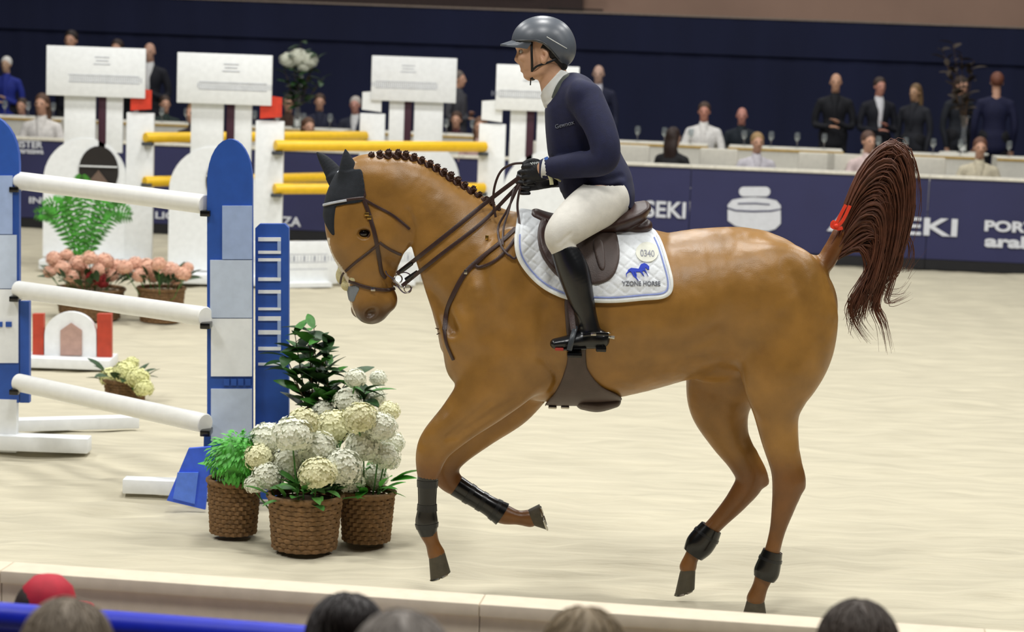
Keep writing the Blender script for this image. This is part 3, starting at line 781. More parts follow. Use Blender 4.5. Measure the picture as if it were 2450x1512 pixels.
# orange-red ribbon tied into the tail: a top-level thing resting on the horse
rb = empty('tail_ribbon', hp(2008, 540, -.03), label='orange-red ribbon bow tied into the raised chestnut tail', cat='ribbon')
m_rib = mat('red_ribbon', 'ee3f22', rough=.6, var=.1)
for k_, pts in enumerate(([(1998, 540), (2012, 512), (2024, 490)], [(2000, 545), (2016, 528), (2034, 492)], [(2006, 540), (1994, 530), (1990, 542), (2002, 546)], [(1996, 535), (2004, 547), (2016, 545)])):
    P = spline([hp(x, y, -.055) for x, y in pts], 10); n_ = np.tile((.2, -.95, .1), (10, 1))
    o = MB().ribbon(P, n_, .014, .0015).build('ribbon_tail' if k_ < 2 else 'bow_loop', m_rib); put(o, rb)
m_rib2 = MB().sphere(hp(2001, 541, -.06), (.010, .006, .010), 6, 8).build('bow_knot', m_rib); put(m_rib2, rb)

# ================================================================== TACK
def local_grid(x0, y0, x1, y1, v0, v1, h, g=None):
    a = hp(x0, y1, 0); b = hp(x1, y0, 0)
    G_ = Grid((a[0], YH + v0, a[2]), (b[0], YH + v1, b[2]), h)
    P = G_.pts(); G_.F = (g or HG).sample(P).astype(np.float32)
    px, py = proj(P.reshape(-1, 3)); G_.px = px.reshape(G_.n); G_.py = py.reshape(G_.n); G_.P = P
    return G_
def shell(name, poly, t, material, parent, h=.005, v=(-.4, .4), k=.006, smooth=True, extra=None, g=None):
    P = smooth_poly(poly, 40) if smooth else np.array(poly, float)
    G_ = local_grid(P[:, 0].min() - 14, P[:, 1].min() - 14, P[:, 0].max() + 14, P[:, 1].max() + 14, v[0], v[1], h, g)
    d = poly_sdf(G_.px, G_.py, P) * MPP
    G_.F -= t
    if extra is not None: extra(G_)
    hh_ = np.maximum(k - np.abs(G_.F - d), 0) / k
    G_.F = (np.maximum(G_.F, d) + hh_ * hh_ * k * .25).astype(np.float32)
    # keep the skin-deep part only
    G_.F = np.maximum(G_.F, -(G_.F * 0 + (g or HG).sample(G_.P) + .035)).astype(np.float32)
    ob = G_.build(name, material)
    if parent is not None: put(ob, parent)
    return ob
def strap(name, pts, w, material, parent, lift=.003, t=.004, n=None, g=None):
    q = spline(pts, n or max(10, len(pts) * 7)); P = []; 
    for x, y in q:
        h_ = hit(x, y, g)
        if h_ is not None: P.append(h_)
    P = np.array(P)
    for _ in range(3): P[1:-1] = .25 * P[:-2] + .5 * P[1:-1] + .25 * P[2:]
    Nn = (g or HG).grad(P)
    for _ in range(3): Nn[1:-1] = .25 * Nn[:-2] + .5 * Nn[1:-1] + .25 * Nn[2:]
    ob = MB().ribbon(P + Nn * lift, Nn, w, t).build(name, material)
    if parent is not None: put(ob, parent)
    return ob, P, Nn
def ring(c, r, t, nrm, material, parent, name='ring', n=18, sx=1.0):
    nrm = np.array(nrm, float); nrm /= np.linalg.norm(nrm); a = np.cross(nrm, (0, 0, 1)); a /= np.linalg.norm(a) + 1e-9; b = np.cross(nrm, a)
    U = [np.array(c) + a * (r * sx * math.cos(q)) + b * (r * math.sin(q)) for q in np.linspace(0, 2 * math.pi, n)]
    return put(MB().sweep(U, t, n=6, caps=False).build(name, material), parent)

def conform(o, g, lift):
    """lay a flat lettering mesh onto a curved surface"""
    me = o.data; n = len(me.vertices); co = np.empty(n * 3, np.float32); me.vertices.foreach_get('co', co); co = co.reshape(-1, 3).astype(float)
    M = np.array(o.matrix_world); Wc = co @ M[:3, :3].T + M[:3, 3]; th = co[:, 2] - co[:, 2].min()
    for _ in range(3): Wc = Wc - g.grad(Wc) * g.sample(Wc)[:, None]
    Wc = Wc + g.grad(Wc) * (lift - .0015 + th)[:, None]
    me.vertices.foreach_set('co', ((Wc - M[:3, 3]) @ np.linalg.inv(M[:3, :3]).T).astype(np.float32).ravel()); me.update()

# --- quilted saddle pad
pad = empty('saddle_pad', hp(1420, 700, -.3), label='white quilted saddle pad with pale blue piping and a blue horse emblem', cat='saddle pad')
pad_poly = [(1243, 500), (1262, 498), (1330, 520), (1440, 545), (1520, 548), (1560, 545), (1582, 575), (1600, 630), (1610, 672), (1606, 700), (1585, 714), (1540, 718), (1470, 724), (1400, 722), (1350, 714), (1300, 690), (1262, 655), (1236, 612), (1232, 560)]
PADP = smooth_poly(pad_poly, 120)
def quilt(G_):
    u = (G_.px + G_.py * .9) / 30.0; w = (G_.px * .75 - G_.py) / 30.0
    f = np.minimum(np.abs(u - np.round(u)), np.abs(w - np.round(w)))
    ed = poly_sdf(G_.px, G_.py, PADP)
    inside = np.clip((-ed - 16) / 4, 0, 1)
    G_.F += (.0035 * np.exp(-(f / .09) ** 2) * inside).astype(np.float32)
    G_.F += (.004 * np.exp(-((ed + 12) / 2.0) ** 2)).astype(np.float32)
PG = None
shell('pad_cloth', pad_poly, .016, m_white, pad, h=.0045, extra=quilt)
# a field of horse + pad, so that saddle and badges sit on it
HP2 = local_grid(1215, 470, 1640, 750, -.42, .05, .008)
HP2.F = np.minimum(HP2.F, np.maximum(HP2.F - .016, poly_sdf(HP2.px, HP2.py, PADP[::2]) * MPP)).astype(np.float32)
m_piping = mat('blue_piping', '8b9bd8', rough=.7); m_whitebind = mat('white_binding', 'eef0ea', rough=.75)
C0 = PADP.mean(0)
def inset(P, d):
    T = np.roll(P, -1, 0) - np.roll(P, 1, 0); N_ = np.stack([-T[:, 1], T[:, 0]], 1); N_ /= np.linalg.norm(N_, axis=1)[:, None]
    s_ = 1 if (((P + N_ - C0) ** 2).sum() < ((P - C0) ** 2).sum()) else -1
    return P + N_ * d * s_
edge = [p for p in PADP if p[1] > 515]
i0 = int(np.argmin([abs(p[0] - 1585) + abs(p[1] - 560) for p in PADP])); i1 = int(np.argmin([abs(p[0] - 1236) + abs(p[1] - 545) for p in PADP]))
loop = [PADP[(i0 + j) % len(PADP)] for j in range((i1 - i0) % len(PADP))]
IN = inset(PADP, 12); loop_in = [IN[(i0 + j) % len(PADP)] for j in range((i1 - i0) % len(PADP))]
strap('piping', loop_in, .005, m_piping, pad, lift=.0005, t=.002, n=120, g=HP2)
IN = inset(PADP, 3); loop_b = [IN[(i0 + j) % len(PADP)] for j in range((i1 - i0) % len(PADP))]
strap('binding', loop_b, .013, m_whitebind, pad, lift=.000, t=.003, n=120, g=HP2)
# emblem: little horse, oval number tag, lettering, all laid onto the cloth
def on_pad(polys, material, name, lift=.002, t=.002):
    mb = MB()
    for poly in polys:
        pts = [];
        for x, y in poly:
            h_ = hit(x, y, HP2); pts.append(h_)
        P = np.array(pts); nn = HP2.grad(P).mean(0); nn /= np.linalg.norm(nn); n = len(P)
        V_ = np.vstack([P - nn * .002, P + nn * (lift + t)])
        mb.add(V_, [tuple(range(n)), tuple(range(2 * n - 1, n - 1, -1))] + [((i + 1) % n, i, n + i, n + (i + 1) % n) for i in range(n)])
    return put(mb.build(name, material, smooth=False), pad)
m_emb = mat('emblem_blue', '1f3fc0', rough=.7); m_embg = mat('print_grey', '6f727a', rough=.7); m_tagw = mat('tag_ivory', 'dedfd0', rough=.4)
E = lambda pts: [(1460 + x / 9.45, 560 + y / 9.45) for x, y in pts]
on_pad([E([(400, 820), (470, 770), (640, 790), (690, 690), (770, 660), (830, 690), (880, 740), (880, 800), (840, 800), (800, 760), (770, 830), (690, 860), (530, 860), (470, 860)]),
        E([(470, 850), (530, 855), (560, 930), (640, 1060), (600, 1020), (520, 950)]), E([(540, 855), (575, 855), (600, 930), (590, 985)]),
        E([(660, 845), (720, 850), (770, 960), (740, 930)]), E([(760, 820), (790, 800), (860, 960), (830, 900)]), E([(410, 825), (440, 850), (375, 900), (370, 980), (355, 900)])], m_emb, 'horse_emblem')
ov = [(1548 + 27 * math.cos(q), 604 + 24 * math.sin(q)) for q in np.linspace(0, 2 * math.pi, 24, endpoint=False)]
on_pad([ov], m_tagw, 'number_tag')
def pad_text(txt, x, y, wpx, hpx, slope, material, name):
    p = hit(x, y, HP2); q = hit(x + wpx, y + slope * wpx, HP2); X = q - p; nn = HP2.grad(np.array([p, q])).mean(0)
    X = X / np.linalg.norm(X); Zv = np.cross(nn, X); Zv *= np.sign(Zv[2])
    tm = text_mesh(txt, hpx * MPP, .0012, bold=.02, width=np.linalg.norm(q - p))
    o = place_text(name, tm, p + nn * .003, X, Zv, material); conform(o, HP2, .0025); put(o, pad); return o
pad_text('YZONE HORSE', 1488, 684, 92, 11, .00, m_embg, 'pad_lettering')
pad_text('0340', 1532, 614, 34, 20, .06, mat('tag_digit_grey', '9a9ca2', rough=.7), 'tag_number')

# --- saddle
saddle = empty('saddle', hp(1400, 560, -.1), label='dark brown leather jumping saddle on the white pad', cat='saddle')
sg = Grid(tuple(np.array(hp(1255, 600, 0)) * [1, 0, 1] + [0, YH - .26, 0]), tuple(np.array(hp(1580, 455, 0)) * [1, 0, 1] + [0, YH + .26, 0]), .006)
sg.tube(*K([(1282, 515, 0, 16, 40), (1320, 530, 0, 20, 55), (1390, 545, 0, 26, 80), (1460, 532, 0, 30, 100), (1515, 512, 0, 26, 105), (1543, 495, 0, 14, 90)]), k=0)
sg.tube(*K([(1470, 545, -.06, 22, 40), (1520, 545, -.06, 24, 40), (1545, 540, -.06, 16, 35)]), k=.01)
sg.tube(*K([(1470, 545, .06, 22, 40), (1520, 545, .06, 24, 40), (1545, 540, .06, 16, 35)]), k=.01)
put(sg.build('seat', m_leather), saddle)
m_flap = m_leather2
for sd, v in ((-1, (-.42, 0)), (1, (0, .42))):
    if sd < 0:
        shell('flap', [(1290, 535), (1286, 570), (1295, 610), (1320, 648), (1350, 672), (1400, 680), (1440, 678), (1468, 660), (1482, 620), (1480, 580), (1468, 552), (1420, 545), (1340, 525), (1305, 518)], .026, m_flap, saddle, h=.005, v=v, k=.012, g=HG)
        shell('knee_roll', [(1291, 540), (1290, 575), (1300, 612), (1326, 648), (1350, 664), (1342, 630), (1326, 590), (1318, 545), (1305, 522)], .036, m_leather, saddle, h=.005, v=v, k=.014)
        shell('thigh_block', [(1418, 578), (1432, 640), (1448, 640), (1442, 578)], .032, m_flap, saddle, h=.005, v=v, k=.01)
    else:
        shell('flap', [(1290, 535), (1295, 610), (1350, 672), (1440, 678), (1482, 620), (1468, 552), (1340, 525)], .026, m_flap, saddle, h=.008, v=v, k=.012)
# --- girth with stud guard
girth = empty('girth', hp(1390, 975, 0), label='brown leather girth with a wide belly guard behind the forelegs', cat='girth')
gp = [(1352, 700), (1398, 700), (1402, 850), (1410, 890), (1440, 925), (1480, 945), (1490, 962), (1470, 976), (1425, 984), (1380, 974), (1330, 974), (1302, 972), (1330, 935), (1350, 890), (1358, 840)]
shell('guard', gp, .015, m_leather2, girth, h=.006, v=(-.42, .42), k=.01)
gb = Grid(tuple(np.array(hp(1370, 1000, 0)) * [1, 0, 1] + [0, YH - .16, 0]), tuple(np.array(hp(1510, 900, 0)) * [1, 0, 1] + [0, YH + .16, 0]), .006)
gb.tube(*K([(1395, 958, 0, 20, 70), (1430, 962, 0, 22, 66), (1470, 958, 0, 16, 50)]), k=0)
put(gb.build('belly_plate', m_leather2), girth)
for x in (1322, 1352): put(MB().box(hp(x, 974, -.05), (.035, .03, .012), bev=.003).build('buckle', m_steel), girth)

# --- boots on the legs
def loft_boot(name, rows, label, strapcol=m_black, n_straps=2):
    P, A, B = K(rows); Q = spline(np.hstack([P, A[:, None], B[:, None]]), 26)
    e = empty(name, Q[-1, :3], label=label, cat='leg boot', group='black boots on the horse legs')
    put(MB().sweep(Q[:, :3], Q[:, 3], Q[:, 4], L=(0, 1, 0), n=20).build('boot_shell', m_black), e)
    for f in np.linspace(.3, .8, n_straps):
        i = int(f * 25); put(MB().sweep(Q[i - 1:i + 2, :3], Q[i - 1:i + 2, 3] + .0028, Q[i - 1:i + 2, 4] + .0028, L=(0, 1, 0), n=20).build('boot_strap', mat('boot_strap', '15171a', rough=.3)), e)
    return e
loft_boot('leg_boot', [(1026, 1120, -.15, 27, 25), (1023, 1150, -.15, 24, 22), (1022, 1210, -.15, 22, 21), (1021, 1250, -.15, 27, 25), (1025, 1280, -.15, 20, 20)], 'long black tendon boot on the upright foreleg', n_straps=3)
loft_boot('leg_boot', [(1092, 1162, .14, 27, 24), (1130, 1186, .14, 25, 22), (1170, 1210, .14, 25, 22), (1202, 1230, .14, 31, 26)], 'long black tendon boot on the folded foreleg', n_straps=3)
loft_boot('leg_boot', [(1849, 1318, -.15, 24, 23), (1842, 1342, -.15, 28, 26), (1834, 1368, -.15, 31, 28), (1828, 1384, -.15, 26, 25)], 'short black fetlock boot on the planted hind leg', n_straps=1)
loft_boot('leg_boot', [(1702, 1262, .14, 28, 25), (1688, 1284, .14, 34, 28), (1672, 1306, .14, 35, 29), (1658, 1326, .14, 27, 24)], 'short black fetlock boot on the lifted hind leg', n_straps=1)

# --- ear bonnet
bonnet = empty('ear_bonnet', hh(835, 470, 0), label='black knitted ear bonnet over both ears of the horse', cat='ear bonnet')
cap = smooth_poly([(798, 415), (830, 412), (862, 405), (870, 430), (873, 460), (866, 482), (820, 490), (778, 498), (768, 478), (773, 440)], 80)
def eb(G_):
    G_.tube(*KH([(828, 450, .052, 28, 18), (824, 415, .062, 26, 15), (818, 383, .068, 15, 10), (814, 356, .07, 2.5, 2.5)]), L=LH, k=.012)
    G_.tube(*KH([(822, 442, -.052, 23, 17), (806, 412, -.062, 20, 14), (786, 384, -.068, 12, 10), (771, 368, -.07, 2.5, 2.5)]), L=LH, k=.012)
G_ = local_grid(740, 335, 900, 590, -.3, .3, .004)
dcap = poly_sdf(G_.px, G_.py, cap) * MPP
veil = smooth_poly([(770, 490), (812, 486), (824, 505), (814, 530), (806, 556), (795, 562), (780, 540), (772, 515)], 60)
side = ((G_.P - hh(840, 480, 0)) @ np.array(LH))
dv = np.maximum(poly_sdf(G_.px, G_.py, veil) * MPP, np.abs(side) - .075)
G_.F = np.maximum(G_.F - .007, np.minimum(dcap, dv)).astype(np.float32)
eb(G_)
put(G_.build('cap', m_blackcloth), bonnet)
for s_, rows in ((1, [(825, 446), (858, 440)]),):
    pass
put(MB().sweep(spline([hh(809, 415, .0), hh(816, 410, .01), hh(824, 405, .02)], 6), .010, .006, n=8).build('bonnet_trim', mat('pale_grey_trim', 'c3c8d2', rough=.6)), bonnet)

# --- bridle
bridle = empty('bridle', hh(900, 600, .1), label='dark brown leather bridle with crossed noseband, bit and reins', cat='bridle')
HB = HG
strap('cheek_strap', [(862, 432), (868, 470), (882, 510), (897, 560), (906, 610), (912, 650), (922, 664)], .017, m_leather, bridle)
strap('head_piece', [(856, 425), (864, 440), (870, 470)], .022, m_leather, bridle)
strap('browband', [(870, 474), (840, 477), (805, 485), (776, 493)], .013, m_leather, bridle, lift=.006)
strap('browband_trim', [(830, 480), (800, 486), (774, 493)], .010, mat('silver_trim', 'b9bdc2', rough=.5), bridle, lift=.011)
strap('throat_strap', [(872, 478), (905, 496), (940, 515), (968, 537), (980, 548)], .011, m_leather, bridle)
strap('noseband_upper', [(908, 582), (880, 605), (850, 628), (828, 648)], .011, m_leather, bridle)
strap('noseband_upper', [(908, 580), (930, 595), (950, 605), (960, 609)], .011, m_leather, bridle)
strap('noseband_lower', [(836, 672), (860, 682), (890, 690), (925, 694), (945, 690)], .014, m_leather, bridle)
for i, (x, y) in enumerate(((878, 512), (884, 520))): 
    p = hit(x, y); put(MB().box(p + np.array([0, -.008, 0]), (.018, .008, .016), bev=.002).build('cheek_buckle', m_brass), bridle)
p = hit(893, 691); put(MB().box(p + np.array([0, -.008, 0]), (.02, .008, .018), bev=.002).build('noseband_buckle', m_steel), bridle)
put(MB().sphere(hh(818, 658, .012), (.030, .036, .040), 10, 14).build('fleece_pad', m_fleece), bridle)
for (x, y, s_, r_) in ((836, 662, .058, .024), (820, 642, .01, .024), (824, 680, .03, .025), (842, 676, .060, .016)):
    put(MB().sphere(hh(x, y, s_), r_, 8, 12).build('fleece_pad', m_fleece), bridle)
strap('fleece_binding', [(830, 645), (827, 655), (828, 670)], .008, m_leather, bridle, lift=.030)
# nose patch
npatch = shell('nose_patch', [(826, 690), (850, 682), (860, 690), (852, 708), (846, 722), (834, 718), (828, 705)], .003, mat('grey_tape', '7f858c', rough=.8), None, h=.004, k=.003)
tag(npatch, 'grey adhesive patch above the nostrils of the horse', 'nose patch')
# bit
vb = .078
bc = hh(935, 672, vb)
bit = empty('bit_group') if False else None
def hb(x, y): return hh(x, y, vb)
put(MB().sweep(spline([hb(908, 643), hb(912, 652), hb(925, 662), hb(934, 676), hb(945, 690), hb(955, 696), hb(966, 690), hb(970, 682)], 24), .0032, n=7).build('bit_cheek', m_steel), bridle)
put(MB().sweep(spline([hb(926, 660), hb(938, 650), hb(955, 647), hb(966, 652)], 14), .0028, n=7).build('bit_hook', m_steel), bridle)
ring(hb(960, 686), .016, .003, (LH[0], LH[1], .2), m_steel, bridle, 'bit_ring')
ring(hb(938, 662), .017, .003, (LH[0], LH[1], .2), m_steel, bridle, 'bit_ring')
put(MB().sweep([hh(938, 678, vb), hh(938, 678, -vb)], .007, n=8).build('mouthpiece', m_steel), bridle)
# reins: free straps kept clear of the neck
def rein(name, pts, v0, v1, w, clear=.012, n=40, nv=None):
    q = spline(pts, n); P = []; vv = []
    for i, (x, y) in enumerate(q):
        f = i / (n - 1); v = v0 + (v1 - v0) * f; h_ = hit(x, y)
        if h_ is not None: v = min(v, h_[1] - YH - clear)
        vv.append(v)
    vv = np.array(vv)
    for _ in range(8): vv[1:-1] = np.minimum(vv[1:-1], .5 * vv[1:-1] + .25 * (vv[:-2] + vv[2:]))
    P = np.array([hp(x, y, v) for (x, y), v in zip(q, vv)])
    ob = MB().ribbon(P, np.tile((0.1, -.97, .2), (n, 1)), w, .0025).build(name, m_leather)
    return put(ob, bridle), P
vbit = float((hb(950, 665) - hp(950, 665, 0))[1])
HANDV = -.10
rein('rein', [(950, 655), (1005, 612), (1080, 552), (1160, 487), (1243, 424)], vbit, HANDV, .018)
rein('rein', [(962, 684), (1010, 645), (1060, 605), (1150, 535), (1215, 470), (1243, 440)], vbit, HANDV, .016)
rein('rein', [(1252, 390), (1225, 393), (1200, 408), (1185, 440), (1180, 480), (1186, 520)], HANDV, -.12, .010)
rein('rein_bight', [(1243, 440), (1215, 500), (1192, 545), (1200, 590), (1218, 612)], HANDV, -.18, .010)
rein('rein_bight', [(1245, 445), (1238, 490), (1243, 540), (1243, 590), (1232, 618), (1218, 610)], HANDV, -.2, .010)
rein('rein_bight', [(1230, 450), (1218, 500), (1205, 545), (1203, 585)], HANDV, -.2, .009)
for (x, y) in ((1018, 606), (1022, 632)):
    h_ = hit(x + 30, y); put(MB().box(hp(x, y, vbit - .035), (.028, .022, .022), bev=.004).build('rein_stop', m_black), bridle)
for (x, y) in ((972, 640), (985, 660)):
    put(MB().sweep([hp(x - 14, y + 10, vbit - .01), hp(x + 14, y - 10, vbit - .02)], [.010, .008], n=8).build('rein_buckle', m_black), bridle)

# --- breastplate with running martingale
breast = empty('breastplate', hp(1110, 660, -.2), label='brown leather breastplate straps across the chestnut shoulder', cat='breastplate')
strap('shoulder_strap', [(1234, 548), (1200, 580), (1160, 612), (1118, 648), (1090, 695), (1070, 745), (1064, 790)], .020, m_leather, breast, lift=.005)
strap('neck_strap', [(1236, 566), (1212, 600), (1180, 628), (1146, 640), (1135, 630)], .013, m_leather, breast, lift=.005)
strap('chest_strap', [(1064, 790), (1070, 822), (1086, 860)], .014, m_leather, breast, lift=.005)
for (x, y) in ((1165, 568), (1114, 650)):
    p = hit(x, y); put(MB().box(p + np.array([0, -.010, 0]), (.014, .006, .02), rz=.2, bev=.002).build('buckle', m_brass if x > 1140 else m_steel), breast)
for a in ((1042, 785), (1045, 800), (1052, 778)):
    put(MB().sweep([hp(1062, 792, -.13), hp(*a, -.15)], [.004, .002], n=6).build('strap_end', m_leather), breast)
# ================================================================== THE RIDER
rider = empty('person', hp(1440, 500, 0), label='rider in grey helmet, navy jacket, white breeches and black boots on the chestnut horse', cat='person')
m_skin = mat('skin', 'd2a586', rough=.5, var=.06, scale=30, spec=.35)
m_navy = mat('navy_jacket', '10153a', rough=.8, var=.15, scale=35, bump=.15, bscale=300, sheen=.03)
m_breech = mat('white_breeches', 'd9d6cc', rough=.75, var=.05, scale=30, bump=.1, bscale=200)
m_boot = mat('riding_boot', '0d0f13', rough=.30, var=.2, scale=20, spec=.6)
m_glove = mat('black_glove', '101216', rough=.55, var=.2, scale=40, bump=.2, bscale=200)
m_helmet = mat('helmet_shell', '565c64', rough=.36, var=.05, scale=40, spec=.7)
m_hair = mat('black_hair', '14100e', rough=.6, var=.3, scale=80, bump=.5, bscale=200)
m_shirt = mat('white_shirt', 'dfe0da', rough=.8, var=.05)
def rgrid(x0, y0, x1, y1, v0, v1, h):
    a = hp(x0, y1, 0); b = hp(x1, y0, 0); return Grid((a[0], YH + v0, a[2]), (b[0], YH + v1, b[2]), h)
def torso(g, e=0.0, k=.03):
    g.tube(*K([(1368, 222, 0, 46 + e, 78 + e), (1378, 255, 0, 66 + e, 98 + e), (1388, 310, 0, 76 + e, 92 + e), (1402, 370, 0, 80 + e, 84 + e), (1424, 430, 0, 78 + e, 84 + e), (1440, 468, 0, 70 + e, 92 + e)]), k=k)
    g.tube(*K([(1385, 225, -.17, 34 + e, 26 + e), (1378, 215, 0, 34 + e, 40 + e), (1385, 225, .17, 34 + e, 26 + e)]), L=(1, 0, 0), k=.03)
ARM_N = [(1402, 238, -.17, 42, 36), (1432, 300, -.23, 38, 34), (1448, 352, -.265, 35, 33), (1440, 384, -.265, 34, 31), (1385, 394, -.21, 31, 29), (1322, 402, -.13, 26, 25), (1308, 403, -.12, 25, 24)]
ARM_F = [(1402, 238, .17, 42, 36), (1424, 310, .23, 37, 33), (1428, 370, .25, 33, 30), (1380, 412, .18, 30, 28), (1312, 425, .10, 24, 23)]
THIGH_N = [(1448, 478, -.10, 58, 60), (1405, 505, -.22, 54, 48), (1362, 540, -.30, 45, 42), (1340, 566, -.325, 35, 38), (1350, 600, -.325, 29, 32), (1368, 650, -.32, 32, 34)]
THIGH_F = [(a, b, -v, c, d) for a, b, v, c, d in THIGH_N]
def scaled(rows, e): return [(a, b, v, c + e, d + e) for a, b, v, c, d in rows]
FOOT = [(1372, 650, 34, 35), (1388, 705, 28, 28), (1403, 755, 21, 21), (1410, 785, 21, 20)]
def leg_low(g, sd, e, k):
    g.tube(*K([(1350, 598, sd * .325, 28 + e, 32 + e)] + [(x, y, sd * .325, a + e, b + e) for x, y, a, b in FOOT]), k=k)
    g.tube(*K([(1436, 812, sd * .325, 19 + e, 17 + e), (1405, 812, sd * .33, 19 + e, 18 + e), (1365, 818, sd * .345, 14 + e, 19 + e), (1328, 822, sd * .36, 9 + e, 15 + e)]), k=k)
def hand(g, x0, y0, v0, sd, e, k):
    """a loose fist around the reins: back of the hand outward, thumb on top"""
    o = lambda dx, dy, dv: (x0 + dx, y0 + dy, v0 + sd * dv)
    R = lambda pts, r: K([p + (q + e, q + e) for p, q in zip(pts, r)])
    g.tube(*K([o(42, -2, 0) + (20 + e, 14 + e), o(20, 0, .004) + (23 + e, 12 + e), o(0, 3, .006) + (22 + e, 10 + e)]), k=k)
    for i in range(4):
        y = -15 + i * 12.5; s_ = (1.0, 1.08, 1.0, .85)[i]
        g.tube(*R([o(0, y, .006), o(-16 * s_, y + 3, .010), o(-24 * s_, y + 6, -.012), o(-14 * s_, y + 8, -.034), o(2, y + 8, -.036)], (6.4 * s_, 6.2 * s_, 5.8 * s_, 5.4 * s_, 4.8 * s_)), k=.004)
    g.tube(*R([o(24, -14, -.012), o(6, -24, -.016), o(-10, -24, -.010), o(-22, -19, -.004)], (7.5, 7, 6.2, 5.2)), k=.006)
HN = (1276, 410, -.105); HF = (1264, 432, .085)
# continuous body
RB = rgrid(1190, 20, 1540, 860, -.42, .42, .0055)
torso(RB, -13)
for rows in (ARM_N, ARM_F, THIGH_N, THIGH_F): RB.tube(*K(scaled(rows, -11)), k=.03)
for sd in (-1, 1): leg_low(RB, sd, -5, .02)
hand(RB, *HN, -1, -1.5, .01); hand(RB, *HF, 1, -1.5, .01)
RB.tube(*K([(1309, 402, -.12, 19, 19), (1318, 408, -.125, 19, 19)]), k=.02); RB.tube(*K([(1300, 430, .09, 18, 18), (1312, 426, .10, 18, 18)]), k=.02)
def head_shape(g):
    g.ell(hp(1303, 108, 0), (55 * MPP, 42 * MPP, 54 * MPP), k=.02)
    g.tube(*K([(1269, 108, 0, 33, 36), (1270, 135, 0, 29, 34), (1270, 155, 0, 25, 29), (1270, 177, 0, 14, 17)]), k=.02)
    g.tube(*K([(1264, 181, 0, 9, 12), (1258, 182, 0, 5, 8)]), k=.012)
    for sd in (-1, 1):
        g.tube(*K([(1268, 180, sd * .012, 9, 9), (1290, 172, sd * .045, 9, 9), (1306, 150, sd * .06, 10, 9)]), k=.02)
        g.ell(hp(1244, 122, sd * .034), (9 * MPP, 9 * MPP, 7 * MPP), k=.01, op='sub')
        g.ell(hp(1252, 138, sd * .036), (13 * MPP, 11 * MPP, 9 * MPP), k=.012)
        g.tube(*K([(1302, 122, sd * .078, 4, 4), (1309, 128, sd * .083, 4, 4), (1306, 140, sd * .082, 4, 4), (1299, 150, sd * .076, 4, 4), (1295, 138, sd * .074, 3, 4)]), k=.008)
    g.tube(*K([(1243, 124, 0, 5, 6), (1240, 133, 0, 6, 6), (1237, 142, 0, 6.5, 8), (1243, 148, 0, 6, 8)]), k=.008)
    g.tube(*K([(1243, 112, -.03, 6, 6), (1239, 112, 0, 6, 6), (1243, 112, .03, 6, 6)]), L=(1, 0, 0), k=.012)
    g.ell(hp(1249, 160, 0), (5 * MPP, 13 * MPP, 4 * MPP), k=.006); g.ell(hp(1250, 169, 0), (5 * MPP, 12 * MPP, 4.5 * MPP), k=.006)
    g.tube(*K([(1244, 164.5, -.022, 1.6, 1.6), (1243, 164.5, 0, 1.6, 1.6), (1244, 164.5, .022, 1.6, 1.6)]), L=(1, 0, 0), k=.004, op='sub')
    g.tube(*K([(1314, 140, 0, 36, 34), (1322, 180, 0, 34, 33), (1334, 215, 0, 38, 36), (1350, 245, 0, 44, 60)]), k=.03)
RH = rgrid(1195, 30, 1390, 262, -.15, .15, .0042)
# the head is refined inside the same surface: sample the finer field into the body grid
head_shape(RB)
put(RB.build('body', m_skin), rider)
for sd in (-1, 1):
    e = MB().sphere(hp(1249, 123, sd * .031), (6.5 * MPP,) * 3, 8, 10).build('eye', mat('eye_white', 'd8d4cc', rough=.2)); put(e, rider)
    ir = MB().sphere(hp(1245, 123, sd * .0325), (3.6 * MPP,) * 3, 6, 8).build('iris', m_eye); put(ir, e); ir.matrix_parent_inverse = Matrix.Identity(4) if False else e.matrix_world.inverted()
    put(MB().sweep(spline([hp(1241, 114, sd * .012), hp(1241, 111, sd * .03), hp(1249, 112, sd * .05)], 8), .0028, n=6).build('eyebrow', m_hair), rider)
# hair at the nape
hg = rgrid(1270, 85, 1375, 185, -.13, .13, .005)
hg.ell(hp(1316, 116, 0), (50 * MPP, 46 * MPP, 44 * MPP), k=.0); hg.tube(*K([(1338, 140, 0, 22, 38), (1346, 158, 0, 12, 30)]), k=.02)
P_ = hg.pts(); px_, py_ = proj(P_.reshape(-1, 3)); d_h = poly_sdf(px_, py_, [(1270, 98), (1284, 112), (1288, 122), (1300, 116), (1314, 122), (1314, 150), (1322, 162), (1345, 175), (1375, 160), (1375, 90)]).reshape(hg.n) * MPP
hg.F = np.maximum(hg.F, d_h).astype(np.float32)
put(hg.build('hair', m_hair), rider)
# helmet
helm = empty('riding_helmet', hp(1300, 100, 0), label='dark grey riding helmet with peak and chin strap on the rider', cat='helmet')
he = rgrid(1180, 25, 1395, 185, -.16, .16, .0045)
he.ell(hp(1299, 100, 0), (74 * MPP, 56 * MPP, 61 * MPP), k=0)
he.ell(hp(1338, 122, 0), (38 * MPP, 47 * MPP, 40 * MPP), k=.03)
P_ = he.pts(); px_, py_ = proj(P_.reshape(-1, 3))
lat = np.abs(P_[..., 1] - YH)
dh = poly_sdf(px_, py_, [(1215, 98), (1250, 99), (1280, 99), (1300, 106), (1318, 122), (1336, 144), (1350, 158), (1380, 168), (1400, 60), (1300, 20), (1200, 40)]).reshape(he.n) * MPP
he.F = np.maximum(he.F, dh).astype(np.float32)
put(he.build('shell', m_helmet), helm)
